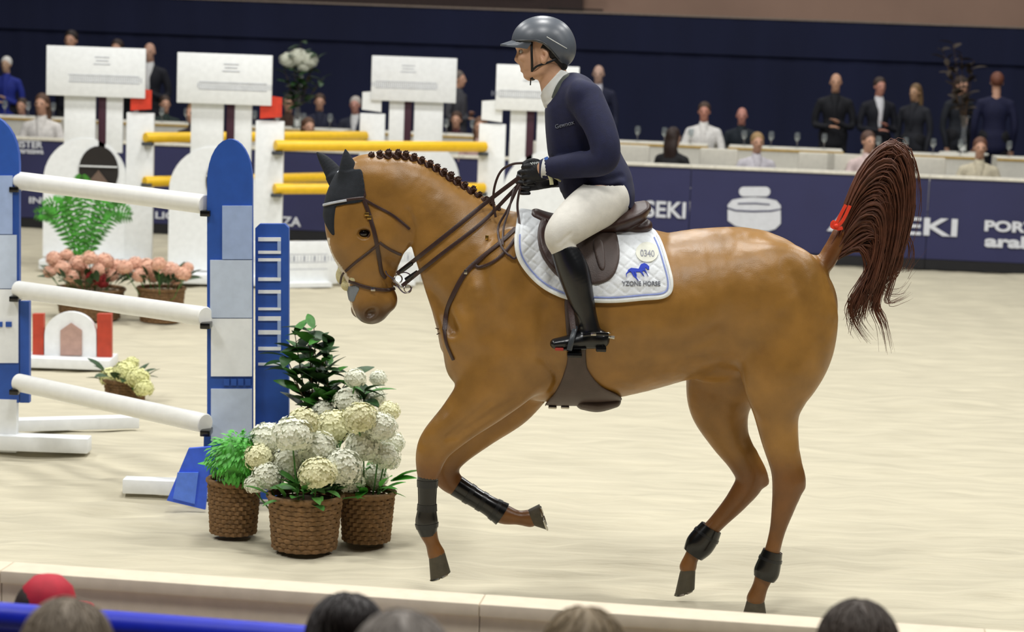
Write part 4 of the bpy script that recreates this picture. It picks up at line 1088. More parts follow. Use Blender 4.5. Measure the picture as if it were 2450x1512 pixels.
# peak: a curved plate
pv = []; nU, nV = 20, 7
for i in range(nU + 1):
    a = -1.25 + 2.5 * i / nU
    for j in range(nV + 1):
        f = j / nV
        x = 1299 - (66 * math.cos(a * .9) + (36 * math.cos(a) ** 1.2) * f); y = 96 + 12 * f + 10 * (1 - math.cos(a)); v = math.sin(a) * (50 - 4 * f) * MPP
        pv.append(hp(x, y, v))
pv = np.array(pv); n0 = len(pv); top = pv + np.array([0, 0, .0045]); low = pv - np.array([0, 0, .0035])
Fq = []
for i in range(nU):
    for j in range(nV):
        a = i * (nV + 1) + j; q = (a, a + 1, a + nV + 2, a + nV + 1); Fq.append(q); Fq.append(tuple(n0 + t for t in q[::-1]))
rim = [i * (nV + 1) + nV for i in range(nU + 1)]
for a, b in zip(rim[:-1], rim[1:]): Fq.append((a, n0 + a, n0 + b, b))
for i in (0, nU):
    for j in range(nV):
        a = i * (nV + 1) + j; Fq.append((a, n0 + a, n0 + a + 1, a + 1))
put(MB().add(np.vstack([top, low]), Fq).build('peak', m_helmet), helm)
def on_dome(x, y):
    return hit(x, y, he)
def dome_line(name, pts, r, material):
    q = spline(pts, 16); P = [hit(x, y, he) for x, y in q]; P = np.array([p for p in P if p is not None]); put(MB().sweep(P, r, n=6).build(name, material), helm)
dome_line('trim_line', [(1308, 88), (1330, 101), (1356, 116)], .0022, mat('pale_trim', 'c9cbc6', rough=.3))
dome_line('rim_bead', [(1234, 97), (1262, 96), (1284, 96), (1304, 104), (1322, 122), (1338, 142)], .003, mat('helmet_bead', '2b3036', rough=.4))
m_str = mat('strap_black', '0c0d0f', rough=.6)
for sd in (-1, 1):
    put(MB().ribbon(spline([hp(1272, 100, sd * .073), hp(1272, 125, sd * .076), hp(1273, 150, sd * .068), hp(1273, 172, sd * .045)], 14), np.tile((0, sd, 0), (14, 1)), .010, .002).build('chin_strap', m_str), helm)
    put(MB().ribbon(spline([hp(1334, 140, sd * .074), hp(1310, 150, sd * .078), hp(1286, 158, sd * .068), hp(1274, 168, sd * .05)], 14), np.tile((0, sd, 0), (14, 1)), .009, .002).build('chin_strap', m_str), helm)
put(MB().sphere(hp(1274, 181, 0), (11 * MPP, .04, 12 * MPP), 8, 12).build('chin_cup', m_str), helm)
put(MB().sweep([hp(1270, 185, -.03), hp(1269, 204, -.03)], .003, n=6).build('strap_tail', m_str), helm)
# shirt collar and stock
cg = rgrid(1285, 160, 1385, 300, -.14, .14, .005)
cg.tube(*K([(1319, 172, 0, 37, 36), (1328, 200, 0, 40, 39), (1342, 232, 0, 46, 54)]), k=0)
cg.tube(*K([(1321, 225, 0, 9, 26), (1322, 255, 0, 9, 24), (1330, 285, 0, 7, 14)]), k=.02)
P_ = cg.pts(); px_, py_ = proj(P_.reshape(-1, 3)); dd = poly_sdf(px_, py_, [(1290, 238), (1298, 215), (1318, 192), (1342, 166), (1366, 175), (1380, 230), (1335, 300), (1310, 290)]).reshape(cg.n) * MPP
cg.F = np.maximum(cg.F, dd).astype(np.float32); put(cg.build('shirt', m_shirt), rider)
# jacket
jg = rgrid(1280, 165, 1545, 515, -.36, .36, .0055)
torso(jg, 0)
jg.tube(*K([(1330, 262, 0, 24, 62), (1332, 310, 0, 24, 66), (1342, 360, 0, 30, 66)]), k=.03)
jg.tube(*K([(1440, 440, 0, 72, 92), (1448, 475, 0, 62, 100), (1462, 498, 0, 52, 104)]), k=.03)
jg.tube(*K([(1400, 440, 0, 60, 84), (1412, 480, 0, 40, 90)]), k=.03)
jg.tube(*K([(1480, 430, 0, 20, 70), (1500, 462, 0, 14, 74), (1500, 490, 0, 8, 70)]), k=.03)
for rows in (ARM_N, ARM_F): jg.tube(*K(rows), k=.022)
# cloth folds
for a in ([(1400, 300, -.21), (1408, 340, -.23), (1400, 370, -.22)], [(1410, 420, -.16), (1450, 430, -.17), (1490, 420, -.12)], [(1370, 440, -.15), (1420, 455, -.16), (1480, 450, -.14)]):
    jg.tube(*K([(p[0], p[1], p[2] - .008, 4, 5) for p in a]), k=.022, op='sub')
P_ = jg.pts(); px_, py_ = proj(P_.reshape(-1, 3))
dj = poly_sdf(px_, py_, [(1372, 168), (1350, 176), (1322, 215), (1306, 238), (1309, 258), (1290, 262), (1290, 520), (1342, 488), (1380, 474), (1430, 478), (1500, 496), (1545, 520), (1545, 165)]).reshape(jg.n) * MPP
jg.F = np.maximum(jg.F, np.minimum(dj, 9)).astype(np.float32)
put(jg.build('jacket', m_navy), rider)
# lapel collar, buttons, embroidery
m_coll = mat('grey_velvet_collar', '4b5049', rough=.9, var=.15, sheen=.3)
for sd in (-1, 1):
    P = spline([hp(1372, 176, sd * .03), hp(1358, 186, sd * .082), hp(1338, 212, sd * .10), hp(1326, 238, sd * .085)], 14)
    put(MB().ribbon(P, np.tile((-.35, sd * .85, .35), (14, 1)), np.linspace(.046, .03, 14), .005).build('collar', m_coll), rider)
    P = spline([hp(1328, 240, sd * .085), hp(1322, 270, sd * .07), hp(1318, 300, sd * .035), hp(1312, 330, sd * .01)], 12)
    put(MB().ribbon(P, np.tile((-.6, sd * .75, .1), (12, 1)), np.linspace(.034, .018, 12), .004).build('lapel', m_navy), rider)
for (x, y) in ((1312, 345), (1322, 380)):
    put(MB().sphere(hp(x + 2, y, -.01), .008, 6, 10).build('button', m_black), rider)
def on_field(g, txt, x, y, wpx, hpx, slope, material, name, parent, lift=.003):
    p = hit(x, y, g); q = hit(x + wpx, y + slope * wpx, g); nn = g.grad(np.array([p, q])).mean(0); X = q - p; Ln = np.linalg.norm(X); X /= Ln
    Zv = np.cross(nn, X); Zv *= np.sign(Zv[2]); nn = np.cross(X, Zv)
    tm = text_mesh(txt, hpx * MPP, .0015, bold=.02, width=Ln); o = place_text(name, tm, p + nn * lift, X, Zv, material); conform(o, g, .002); put(o, parent); return o
on_field(jg, 'Gewnox', 1330, 308, 46, 10, -.26, mat('thread_grey', '6d7280', rough=.7), 'chest_embroidery', rider)
# breeches
bg = rgrid(1280, 440, 1530, 640, -.42, .42, .006)
bg.tube(*K([(1440, 470, 0, 62, 88), (1452, 486, 0, 56, 96)]), k=.0)
for rows in (THIGH_N, THIGH_F): bg.tube(*K(scaled(rows, 1)), k=.03)
for a in ([(1335, 585, -.40), (1350, 572, -.40), (1365, 560, -.39)], [(1350, 590, -.40), (1365, 578, -.40), (1382, 566, -.38)], [(1370, 585, -.39), (1384, 572, -.39), (1400, 556, -.37)]):
    bg.tube(*K([p + (2, 5) for p in a]), k=.012, op='sub')
put(bg.build('breeches', m_breech), rider)
# boots
for sd in (-1, 1):
    g = rgrid(1295, 560, 1480, 870, sd * .34 - .12, sd * .34 + .12, .005)
    leg_low(g, sd, 3, .02)
    P_ = g.pts(); px_, py_ = proj(P_.reshape(-1, 3)); g.F = np.maximum(g.F, poly_sdf(px_, py_, [(1320, 598), (1345, 586), (1388, 592), (1395, 604), (1500, 700), (1500, 880), (1280, 880), (1280, 700)]).reshape(g.n) * MPP).astype(np.float32)
    bt = put(g.build('riding_boot', m_boot), rider)
    inv = bt.matrix_world.inverted()
    bpy.context.view_layer.update()
    def sub(o): o.parent = bt; o.matrix_parent_inverse = bt.matrix_world.inverted(); return o
    vv = sd * .34
    sub(MB().sweep([hp(1305 + 25, 834, vv + sd * .02), hp(1360, 833, vv + sd * .012), hp(1400, 832, vv)], [.006, .010, .009], [.024, .03, .028], L=(0, 1, 0), n=12).build('sole', m_black))
    sub(MB().box(hp(1438, 834, vv), (.042, .05, .022), bev=.004).build('heel', m_black))
    sub(MB().sweep(spline([hp(1452, 797, sd * .30), hp(1460, 797, vv), hp(1452, 797, sd * .375), hp(1405, 800, sd * .375)], 16), .004, n=6).build('spur_band', m_steel))
    sub(MB().sweep([hp(1456, 806, vv), hp(1470, 808, vv)], [.006, .008], n=8).build('spur', m_steel))
    sub(MB().ribbon(spline([hp(1456, 800, vv + sd * .045), hp(1425, 799, vv + sd * .045), hp(1395, 802, vv + sd * .04)], 10), np.tile((0, sd, 0), (10, 1)), .014, .003).build('spur_strap', m_black))
    sub(MB().box(hp(1420, 799, vv + sd * .05), (.022, .005, .014), bev=.001).build('spur_buckle', m_steel))
# shirt cuff
put(MB().sweep(spline([hp(1300, 402, -.118), hp(1309, 403, -.122), hp(1316, 403, -.126)], 6), .0425, n=18).build('shirt_cuff', m_shirt), rider)
# gloves
for nm, (x, y, v), sd in (('near', HN, -1), ('far', HF, 1)):
    g = rgrid(x - 55, y - 60, x + 90, y + 60, v - .09, v + .09, .0036)
    hand(g, x, y, v, sd, 0, .008)
    g.tube(*K([(x + 34, y - 4, v, 21, 18), (x + 58, y - 7, v + sd * .012, 24, 22)]), k=.01)
    gl = put(g.build('riding_glove', m_glove), rider)
    if sd < 0:
        bpy.context.view_layer.update()
        o = on_field(g, 'VWNI', x - 6, y - 14, 26, 9, -.22, mat('glove_print', 'cfd6d2', rough=.6), 'glove_lettering', rider, lift=.002)
        P = spline([hp(1306, 376, v - .03), hp(1311, 392, v - .045), hp(1310, 410, v - .04)], 10)
        put(MB().ribbon(P, np.tile((-.2, -.95, .1), (10, 1)), .016, .004).build('cuff_band', mat('blue_cuff', '2f62b8', rough=.6)), rider)
        put(MB().ribbon(spline([hp(1312, 414, v - .05), hp(1318, 428, v - .05), hp(1320, 442, v - .05)], 6), np.tile((0, -1, 0), (6, 1)), .016, .003).build('glove_tab', mat('tab_cream', 'd5d2a2', rough=.7)), rider)
        put(MB().ribbon(spline([hp(1320, 421, v - .05), hp(1331, 427, v - .05), hp(1342, 434, v - .05)], 6), np.tile((0, -1, 0), (6, 1)), .008, .003).build('glove_tab', _M['tab_cream']), rider)
# stirrup with leather
for sd in (-1, 1):
    st = empty('stirrup', hp(1385, 850, sd * .35), label='black safety stirrup hanging under the rider boot beside the girth' if sd < 0 else 'black safety stirrup on the far side of the horse', cat='stirrup')
    vv = sd * .345
    put(MB().ribbon(spline([hp(1362, 690, sd * .325), hp(1366, 740, sd * .34), hp(1372, 790, vv + sd * .03)], 12), np.tile((0, sd, 0), (12, 1)), .022, .003).build('stirrup_leather', m_leather), st)
    U = spline([hp(1362, 838, vv - .058), hp(1368, 812, vv - .056), hp(1374, 790, vv - .03), hp(1376, 782, vv), hp(1374, 790, vv + .03), hp(1368, 812, vv + .056), hp(1362, 838, vv + .058)], 28)
    put(MB().sweep(U, .006, .011, L=(1, 0, 0), n=8).build('stirrup_iron', m_black if sd > 0 else mat('stirrup_grey', '3a3f44', rough=.35)), st)
    put(MB().box(hp(1374, 846, vv), (.062, .118, .018), bev=.005).build('tread', m_black), st)
    if sd < 0: put(MB().box(hp(1338, 834, vv - .02), (.035, .05, .012), bev=.003).build('red_insert', mat('red_rubber', 'a3352a', rough=.6)), st)
# ================================================================== JUMPS
m_jw = mat('white_jump_paint', 'eef1f2', rough=.45, var=.04); m_yel = mat('yellow_pole_paint', 'f2c320', rough=.4, var=.05); m_pw = mat('white_pole_paint', 'f1f1ec', rough=.35, var=.03)
m_purp = mat('purple_stripe', '3a1428', rough=.6); m_blk = mat('emblem_black', '1c1613', rough=.6); m_brn = mat('emblem_brown', '6d5a4e', rough=.6)
m_redf = mat('red_flag', 'd23a22', rough=.6); m_strk = mat('grey_strokes', '9ba0ad', rough=.6)
def child(o, e): o.parent = e; o.matrix_parent_inverse = Matrix.Translation(e.location).inverted(); return o
def oxer_wing(px, s, mir, sw, sh, label, red):
    plq = red
    Yw = atS(px, 330, s)[1]; c = onY(px, 330, Yw); c = np.array([c[0], Yw, 0]); e = empty('jump_wing', c, label=label, cat='jump wing', group='white wings of the yellow oxer')
    X = np.array([1.0 * mir, 0, 0]); Nv = np.array([0, 1.0, 0])
    P = lambda x, z, y=0: c + X * x + ZZ * z + Nv * y
    bx = lambda x, z, w, h, t=.04, y=0, m=m_jw, n='board', bev=.006: child(MB().box(P(x, z, y), (w, t, h), bev=bev).build(n, m), e)
    sb_ = bx(0, 1.67 + sh / 2, sw, sh, .05, -.06, m_jw, 'sign_board')
    # print on the sign: a line of thin strokes framed by two fine lines
    mb = MB(); 
    for k_ in range(34): mb.box(P((-.24 + .0205 * k_) * mir * mir, 1.67 + sh * .36, -.087), (.005, .003, .045))
    for z in (.43, .29): mb.box(P(.08, 1.67 + sh * z, -.087), (.72 * sw, .003, .004))
    for k_, wz in enumerate((.16, .12, .14)): mb.box(P(.06, 1.67 + sh * (.66 + .07 * k_), -.087), (wz, .003, .005))
    mb.build('sign_print', m_strk, smooth=False).parent = sb_
    bx(-.16, 1.42, .30, .56, .035, 0, m_jw, 'neck_board'); bx(.17, 1.42, .16, .56, .035, 0, m_jw, 'neck_board')
    bx(.055, 1.42, .075, .56, .05, 0, m_purp, 'purple_stripe')
    # arch panel with a round plaque
    n = 22; out = [(.40 * math.cos(q), .86 + .41 * math.sin(q)) for q in np.linspace(0, math.pi, n)]; poly = [(.40, .12)] + out + [(-.40, .12)]
    child(MB().prism([(x - .10, z) for x, z in poly], c, X, ZZ, Nv, .05).build('arch_panel', m_jw, angle=30), e)
    el = [(.19 * math.cos(q), .96 + .24 * math.sin(q)) for q in np.linspace(0, 2 * math.pi, 28, endpoint=False)]
    if plq:
      pl_ = child(MB().prism([(x + .03, z) for x, z in el], c - Nv * .03, X, ZZ, Nv, .02).build('plaque', m_blk, angle=30), e)
      pt_ = child(MB().prism([(-.11, .80), (.17, .80), (.03, .97)], c - Nv * .045, X, ZZ, Nv, .02).build('plaque_triangle', m_brn), e); pt_.parent = pl_; pt_.matrix_parent_inverse = Matrix.Identity(4)
      pt_ = child(MB().prism([(-.15, 1.0), (.21, 1.0), (.21, 1.012), (-.15, 1.012)], c - Nv * .045, X, ZZ, Nv, .02).build('plaque_line', m_jw), e); pt_.parent = pl_; pt_.matrix_parent_inverse = Matrix.Identity(4)
    bx(.42, .775, .26, 1.51, .07, .0, m_jw, 'post')
    bx(0, .06, 1.0, .09, .42, 0, m_jw, 'foot')
    for z in (1.24, .85): bx(.50, z, .10, .03, .12, -.06, mat('cup_grey', '50545a', rough=.4, metal=.6), 'pole_cup', .004)
    child(MB().prism([(0, 0), (.20, .02), (.20, .20), (0, .22)], P(.33, 1.55, -.05), X, ZZ, Nv, .012).build('flag', m_redf if red else m_jw), e)
    return P
WA = oxer_wing(231, 250, 1, .94, .47, 'tall white jump wing with red flag and black plaque beside a fern', True)
WB = oxer_wing(537, 259, 1, .87, .46, 'tall white jump wing with red flag holding the nearer yellow poles', True)
WC = oxer_wing(987, 230, -1, .88, .46, 'tall white jump wing with white flag behind the horse crest', False)
WDD = oxer_wing(1281, 246, -1, .80, .44, 'tall white jump wing with white flag right behind the rider', False)
def pole(a, b, r, m, label, group, name='jump_pole', bands=None):
    a, b = np.array(a), np.array(b); o = MB().sweep([a, a + (b - a) * .003, b - (b - a) * .003, b], [r * .9, r, r, r * .9], n=20).build(name, m)
    tag(o, label, 'jump pole', group); return o
r_ = .050
g_ = 'yellow poles of the oxer'
pole(WB(.48, 1.31, -.09), WDD(.48, 1.31, -.09), r_, m_yel, 'yellow pole at the top of the nearer side of the oxer', g_)
pole(WB(.48, .91, -.09), WDD(.48, .91, -.09), r_, m_yel, 'lower yellow pole on the nearer side of the oxer', g_)
pole(WA(.48, 1.30, -.09), WC(.48, 1.30, -.09), r_, m_yel, 'yellow pole at the top of the farther side of the oxer', g_)
pole(WA(.48, .88, -.09), WC(.48, .88, -.09), r_, m_yel, 'lower yellow pole on the farther side of the oxer', g_)
pole(WA(-.30, .84, .12), WA(-1.9, .80, .35), r_, m_yel, 'short yellow pole behind the wing with the fern', g_)
# white filler boards under the oxer
a_, b_ = WB(.30, 0, -.15), WDD(.30, 0, -.15); dv = (b_ - a_); L_ = np.linalg.norm(dv); rz_ = math.atan2(dv[1], dv[0])
nb = 3
for k_ in range(nb):
    e = empty('filler_board', a_ + dv * ((k_ + .5) / nb), label=('white filler board with grey lettering under the oxer, beside the blue wing', 'white filler board with grey lettering under the oxer, behind the horse neck', 'white filler board with grey lettering under the oxer, behind the horse shoulder')[k_], cat='filler board', group='white filler boards')
    cc = np.array(e.location)
    child(MB().box(cc + ZZ * .22, (L_ / nb - .01, .05, .40), rz=rz_, bev=.006).build('board', m_jw), e)
    child(MB().box(cc + ZZ * .02, (L_ / nb - .2, .25, .04), rz=rz_).build('foot', m_jw), e)
    mb = MB()
    for j in range(26): mb.box(cc + dv / L_ * (-.42 + .034 * j) + ZZ * .26 - np.array([0, .028, 0]), (.006 + .012 * (j % 3 == 0), .004, .05), rz=rz_)
    for z in (.30, .225, .16): mb.box(cc + ZZ * z - np.array([0, .028, 0]), (L_ / nb - .2, .004, .004), rz=rz_)
    child(mb.build('lettering_strip', m_strk, smooth=False), e)

# ---- the blue and white vertical fence in front
m_b1 = mat('wing_blue', '2452a8', rough=.45, var=.06); m_b2 = mat('wing_pale_blue', '9fb3da', rough=.45, var=.06); m_b3 = mat('wing_sky', 'c3d0e4', rough=.45, var=.05)
m_b0 = mat('bright_blue', '3a66e8', rough=.45)
def px_prism(pts, s, ref, t, m, name, e, dn=0.0, sm=True):
    Yp = atS(ref[0], ref[1], s)[1] + dn; P = np.array([onY(x, y, Yp) for x, y in pts]); k = len(P); mb = MB()
    Nv = np.array([0, 1.0, 0])
    mb.add(np.vstack([P - Nv * t / 2, P + Nv * t / 2]), [tuple(range(k)), tuple(range(2 * k - 1, k - 1, -1))] + [((i + 1) % k, i, k + i, k + (i + 1) % k) for i in range(k)])
    return child(mb.build(name, m, angle=30), e)
def gnd(px, s, py=700):
    q = atS(px, py, s); return np.array([q[0], q[1], 0])
RWs = 470
rw = empty('jump_wing', gnd(590, RWs), label='blue and white arched jump wing behind the flower baskets', cat='jump wing', group='blue wings of the white-pole fence')
ref = (590, 700)
ang = np.linspace(math.pi, 0, 16)
arch = [(551 + 54 * math.cos(q), 432 - 100 * math.sin(q)) for q in ang]
px_prism([(497, 1062)] + arch + [(605, 1062)], RWs, ref, .05, m_b1, 'main_panel', rw)
px_prism([(532, 492), (532, 620), (603, 620), (603, 492)], RWs, ref, .012, m_b2, 'sky_panel', rw, -.03)
px_prism([(503, 622), (503, 760), (603, 760), (603, 622)], RWs, ref, .012, m_b3, 'sky_panel', rw, -.03)
px_prism([(505, 762), (505, 900), (603, 900), (603, 762)], RWs, ref, .012, m_jw, 'white_panel', rw, -.03)
px_prism([(505, 930), (505, 1055), (603, 1055), (603, 930)], RWs, ref, .012, m_b3, 'white_panel', rw, -.03)
for k_ in range(4): px_prism([(536 + 17 * k_, 906), (536 + 17 * k_, 922), (549 + 17 * k_, 922), (549 + 17 * k_, 906)], RWs, ref, .012, m_b1, 'panel_mark', rw, -.03)
px_prism([(612, 1050), (612, 545), (622, 535), (682, 535), (692, 545), (692, 1050)], RWs - 3, ref, .05, m_b1, 'side_panel', rw)
for y0_, y1_ in ((568, 577), (600, 607), (618, 625), (664, 672), (694, 702), (736, 742), (757, 767), (790, 800), (830, 838), (868, 874)):
    px_prism([(618, y0_), (618, y1_), (672, y1_), (672, y0_)], RWs - 3, ref, .01, m_jw, 'letter_bar', rw, -.03)
for y0_, y1_ in ((577, 600), (625, 664), (702, 736), (767, 790), (800, 830)):
    px_prism([(664, y0_), (664, y1_), (672, y1_), (672, y0_)], RWs - 3, ref, .01, m_b2, 'letter_bar', rw, -.03)
cR = gnd(590, RWs); 
child(MB().box(cR + [0, 0, .16], (.40, .06, .32)).build('base_post', m_b1), rw)
child(MB().box(cR + [-.30, -.0, .045], (.62, .10, .075), bev=.006).build('foot_beam', m_jw), rw)
child(MB().box(cR + [0, 0, .04], (.10, .80, .075), bev=.006).build('foot_beam', m_jw), rw)
Y2 = atS(450, 1150, 480)[1]
px_prism([(452, 1072), (505, 1068), (492, 1218), (400, 1196)], 480, (450, 1150), .03, m_b0, 'brace_board', rw)
px_prism([(425, 1130), (475, 1130), (466, 1205), (414, 1192)], 480, (450, 1150), .012, mat('brace_light', '5b86f2', rough=.4), 'brace_panel', rw, -.022)
LWs = 430
lw = empty('jump_wing', gnd(-20, LWs), label='blue and white arched jump wing beside the white ground beam', cat='jump wing', group='blue wings of the white-pole fence')
ref = (0, 700)
arch = [(-28 + 76 * math.cos(q), 390 - 115 * math.sin(q)) for q in ang]
px_prism([(-104, 962)] + arch + [(48, 962)], LWs, ref, .05, m_b1, 'main_panel', lw)
px_prism([(-80, 420), (-80, 560), (30, 560), (30, 420)], LWs, ref, .012, m_b2, 'sky_panel', lw, -.03)
px_prism([(-80, 562), (-80, 690), (40, 690), (40, 562)], LWs, ref, .012, m_b3, 'sky_panel', lw, -.03)
px_prism([(-80, 692), (-80, 868), (44, 868), (44, 692)], LWs, ref, .012, m_jw, 'white_panel', lw, -.03)
for k_ in range(3): px_prism([(-30 + 22 * k_, 770), (-30 + 22 * k_, 782), (-16 + 22 * k_, 782), (-16 + 22 * k_, 770)], LWs, ref, .012, m_b1, 'panel_mark', lw, -.038)
px_prism([(50, 962), (50, 720), (72, 720), (72, 962)], LWs, ref, .05, m_b1, 'side_post', lw)
cL = gnd(-20, LWs)
child(MB().box(cL + [0, 0, .14], (.30, .06, .30)).build('base_post', m_jw), lw)
child(MB().box(cL + [.16, -.02, .05], (.80, .12, .085), bev=.006).build('foot_beam', m_jw), lw)
g2 = 'white poles of the front fence'
for (ya, yb, lb) in ((432, 489, 'top white pole of the fence between the blue wings'), (693, 757, 'middle white pole of the fence between the blue wings'), (915, 1013, 'bottom white pole of the fence between the blue wings')):
    pole(atS(44, ya, LWs + 2), atS(492, yb, RWs + 2), .050, m_pw, lb, g2)
    child(MB().box(atS(494, yb + 20, RWs + 2), (.05, .12, .03), bev=.004).build('pole_cup', m_black), rw)
    child(MB().box(atS(38, ya + 20, LWs + 2), (.05, .12, .03), bev=.004).build('pole_cup', m_black), lw)
# white ground beam
q0 = onZ(-120, 1018, .05); q1 = onZ(330, 1006, .05); dq = q1 - q0
tag(MB().box((q0 + q1) / 2 * [1, 1, 0] + ZZ * .045, (np.linalg.norm(dq), .10, .07), rz=math.atan2(dq[1], dq[0]), bev=.006).build('ground_beam', m_jw), 'white wooden ground beam on the sand behind the bottom pole', 'beam')
# small red and white wing further back
sw_ = 343; sref = (170, 800)
sm = empty('jump_wing', gnd(170, sw_, 800), label='low white arched jump wing with red side posts behind the white poles', cat='jump wing')
ar = [(170 + 62 * math.cos(q), 800 - 55 * math.sin(q)) for q in ang]
px_prism([(108, 868)] + ar + [(232, 868)], sw_, sref, .05, m_jw, 'arch_panel', sm)
px_prism([(145, 850), (145, 790), (170, 772), (196, 790), (196, 850)], sw_, sref, .02, mat('rose_panel', 'b59488', rough=.6), 'inset_panel', sm, -.03)
m_rp = mat('red_post', 'b8402a', rough=.5)
for x0_, x1_ in ((80, 106), (234, 268)): px_prism([(x0_, 866), (x0_, 750), (x1_, 750), (x1_, 866)], sw_, sref, .06, m_rp, 'side_post', sm)
child(MB().box(gnd(170, sw_, 800) + [0, 0, .04], (.60, .35, .07), bev=.006).build('foot', m_jw), sm)

# ================================================================== FLOWERS AND BASKETS
m_wick = mat('wicker', '7d5f3e', rough=.8, var=.3, scale=40, bump=.4, bscale=90); m_wickd = mat('wicker_dark', '4e3a26', rough=.8, var=.3, scale=40)
m_leaf = mat('leaf_green', '3f7a2e', rough=.5, var=.3, scale=12); m_leafd = mat('leaf_dark_green', '25451f', rough=.5, var=.3, scale=12); m_leafb = mat('leaf_bright_green', '4fa83a', rough=.5, var=.3, scale=12)
m_hyd = mat('hydrangea_white', 'e8ead8', rough=.8, var=.10, scale=30); m_hydc = mat('hydrangea_ivory', 'e6e4bc', rough=.8, var=.1, scale=30); m_hydy = mat('hydrangea_cream', 'e6e6a8', rough=.8, var=.12, scale=30); m_pink = mat('hydrangea_pink', 'e9b9a0', rough=.8, var=.15, scale=25); m_dred = mat('flower_dark_red', '8e1f22', rough=.8, var=.2, scale=25)
rf = random.Random(21)
def basket_mesh(r0, r1, h):
    mb = MB(); rows = max(7, int(h / .021))
    for i in range(rows):
        f = (i + .5) / rows; R = r0 + (r1 - r0) * f; n = 40
        U = [((R + .005 * (1 if (j + i) % 2 else -1)) * math.cos(2 * math.pi * j / n), (R + .005 * (1 if (j + i) % 2 else -1)) * math.sin(2 * math.pi * j / n), h * f) for j in range(n + 1)]
        mb.sweep(U, h / rows * .52, .006, n=6, caps=False)
    return mb.mesh('weave')
def leaf_mesh(L=.12, w=.05, fold=.25):
    V_ = []; n = 6
    for i in range(n + 1):
        f = i / n; ww = w / 2 * math.sin(math.pi * min(1, f * .92 + .06)) ** .8; z = -.25 * L * f * f
        V_ += [(-ww, f * L, z + ww * fold), (0, f * L, z), (ww, f * L, z + ww * fold)]
    F = []
    for i in range(n): a = i * 3; F += [(a, a + 1, a + 4, a + 3), (a + 1, a + 2, a + 5, a + 4)]
    return mesh_np('leaf', V_, F)
LEAF = leaf_mesh(); LEAFL = leaf_mesh(.20, .085)
def head_mesh(R, n=230, seed=0):
    r = random.Random(seed); mb = MB(); mb.sphere((0, 0, 0), R * .78, 6, 9)
    for i in range(n):
        z = 1 - 1.75 * (i + .5) / n; a = i * 2.39996; q = math.sqrt(max(0, 1 - z * z)); d = np.array([q * math.cos(a), q * math.sin(a), z])
        x = np.cross(d, (0, 0, 1.0)); x /= np.linalg.norm(x) + 1e-6; y = np.cross(d, x); t = r.uniform(0, 1.5); x, y = x * math.cos(t) + y * math.sin(t), -x * math.sin(t) + y * math.cos(t)
        c = d * R * r.uniform(.84, 1.10) * np.array([1, 1, .88]); s_ = R * .155 * r.uniform(.8, 1.2)
        for k in range(4):
            u = (x, y, -x, -y)[k]; w = (y, -x, -y, x)[k]
            mb.add([c, c + u * s_ * .6 + w * s_ * .5 + d * s_ * .15, c + u * s_ * 1.15 + d * s_ * .25, c + u * s_ * .6 - w * s_ * .5 + d * s_ * .15], [(0, 1, 2, 3)])
    return mesh_np('flower_head', np.vstack(mb.V), mb.F)
HEAD = [head_mesh(.085, seed=i) for i in range(3)]
def put_copy(name, me, m, e, loc, rot, sc):
    o = bpy.data.objects.new(name, me); S.collection.objects.link(o)
    if not me.materials: me.materials.append(m)
    o.material_slots[0].link = 'OBJECT'; o.material_slots[0].material = m
    o.parent = e; o.location = tuple(np.array(loc) - np.array(e.location)); o.rotation_euler = rot; o.scale = (sc,) * 3 if np.isscalar(sc) else sc
    return o
def basket(px, py, s, wpx, hpx, label, cat='flower basket', bm=None):
    c = onZ(px, py); e = empty('flower_basket', c, label=label, cat=cat)
    h = hpx / s; R = wpx / 2 / s
    o = mobj('weave', basket_mesh(R * .86, R, h), bm or m_wick, e)
    o2 = MB().lathe([(R * .80, 0), (R * .80, .01), (R * .80, h * .9)], n=20).build('liner', m_wickd, e)
    U = [(R * 1.03 * math.cos(q), R * 1.03 * math.sin(q), h) for q in np.linspace(0, 2 * math.pi, 37)]
    MB().sweep(U, .013, n=7, caps=False).build('rim', bm or m_wick, e)
    return e, c, h, R
def leaves_at(e, c, R, n, m, mesh=LEAF, z0=0, sc=(.8, 1.3), tilt=(.1, 1.0)):
    for i in range(n):
        a = rf.uniform(0, 6.283); rr = R * math.sqrt(rf.random())
        put_copy('leaf', mesh, m, e, c + [rr * math.cos(a), rr * math.sin(a), z0 + rf.uniform(-.02, .05)], (rf.uniform(*tilt), rf.uniform(-.4, .4), a - math.pi / 2), rf.uniform(*sc))
def heads_at(e, lst, s, m):
    for (x, y, r) in lst:
        p = atS(x, y, s * rf.uniform(.985, 1.015)); sc = (r / s) / .085 * rf.uniform(.92, 1.05)
        put_copy('flower_head', HEAD[rf.randrange(3)], m if rf.random() < .88 or m is not m_hyd else m_hydc, e, p, (rf.uniform(-.4, .4), rf.uniform(-.4, .4), rf.uniform(0, 6)), sc)
        # stalk down to the soil
        base = np.array(e.location); top = p - base
        MB().sweep([top - [0, 0, .03], top * [.6, .6, .5], top * [.35, .35, 0] + [0, 0, .18]], .004, n=5).build('stalk', m_leaf, e)
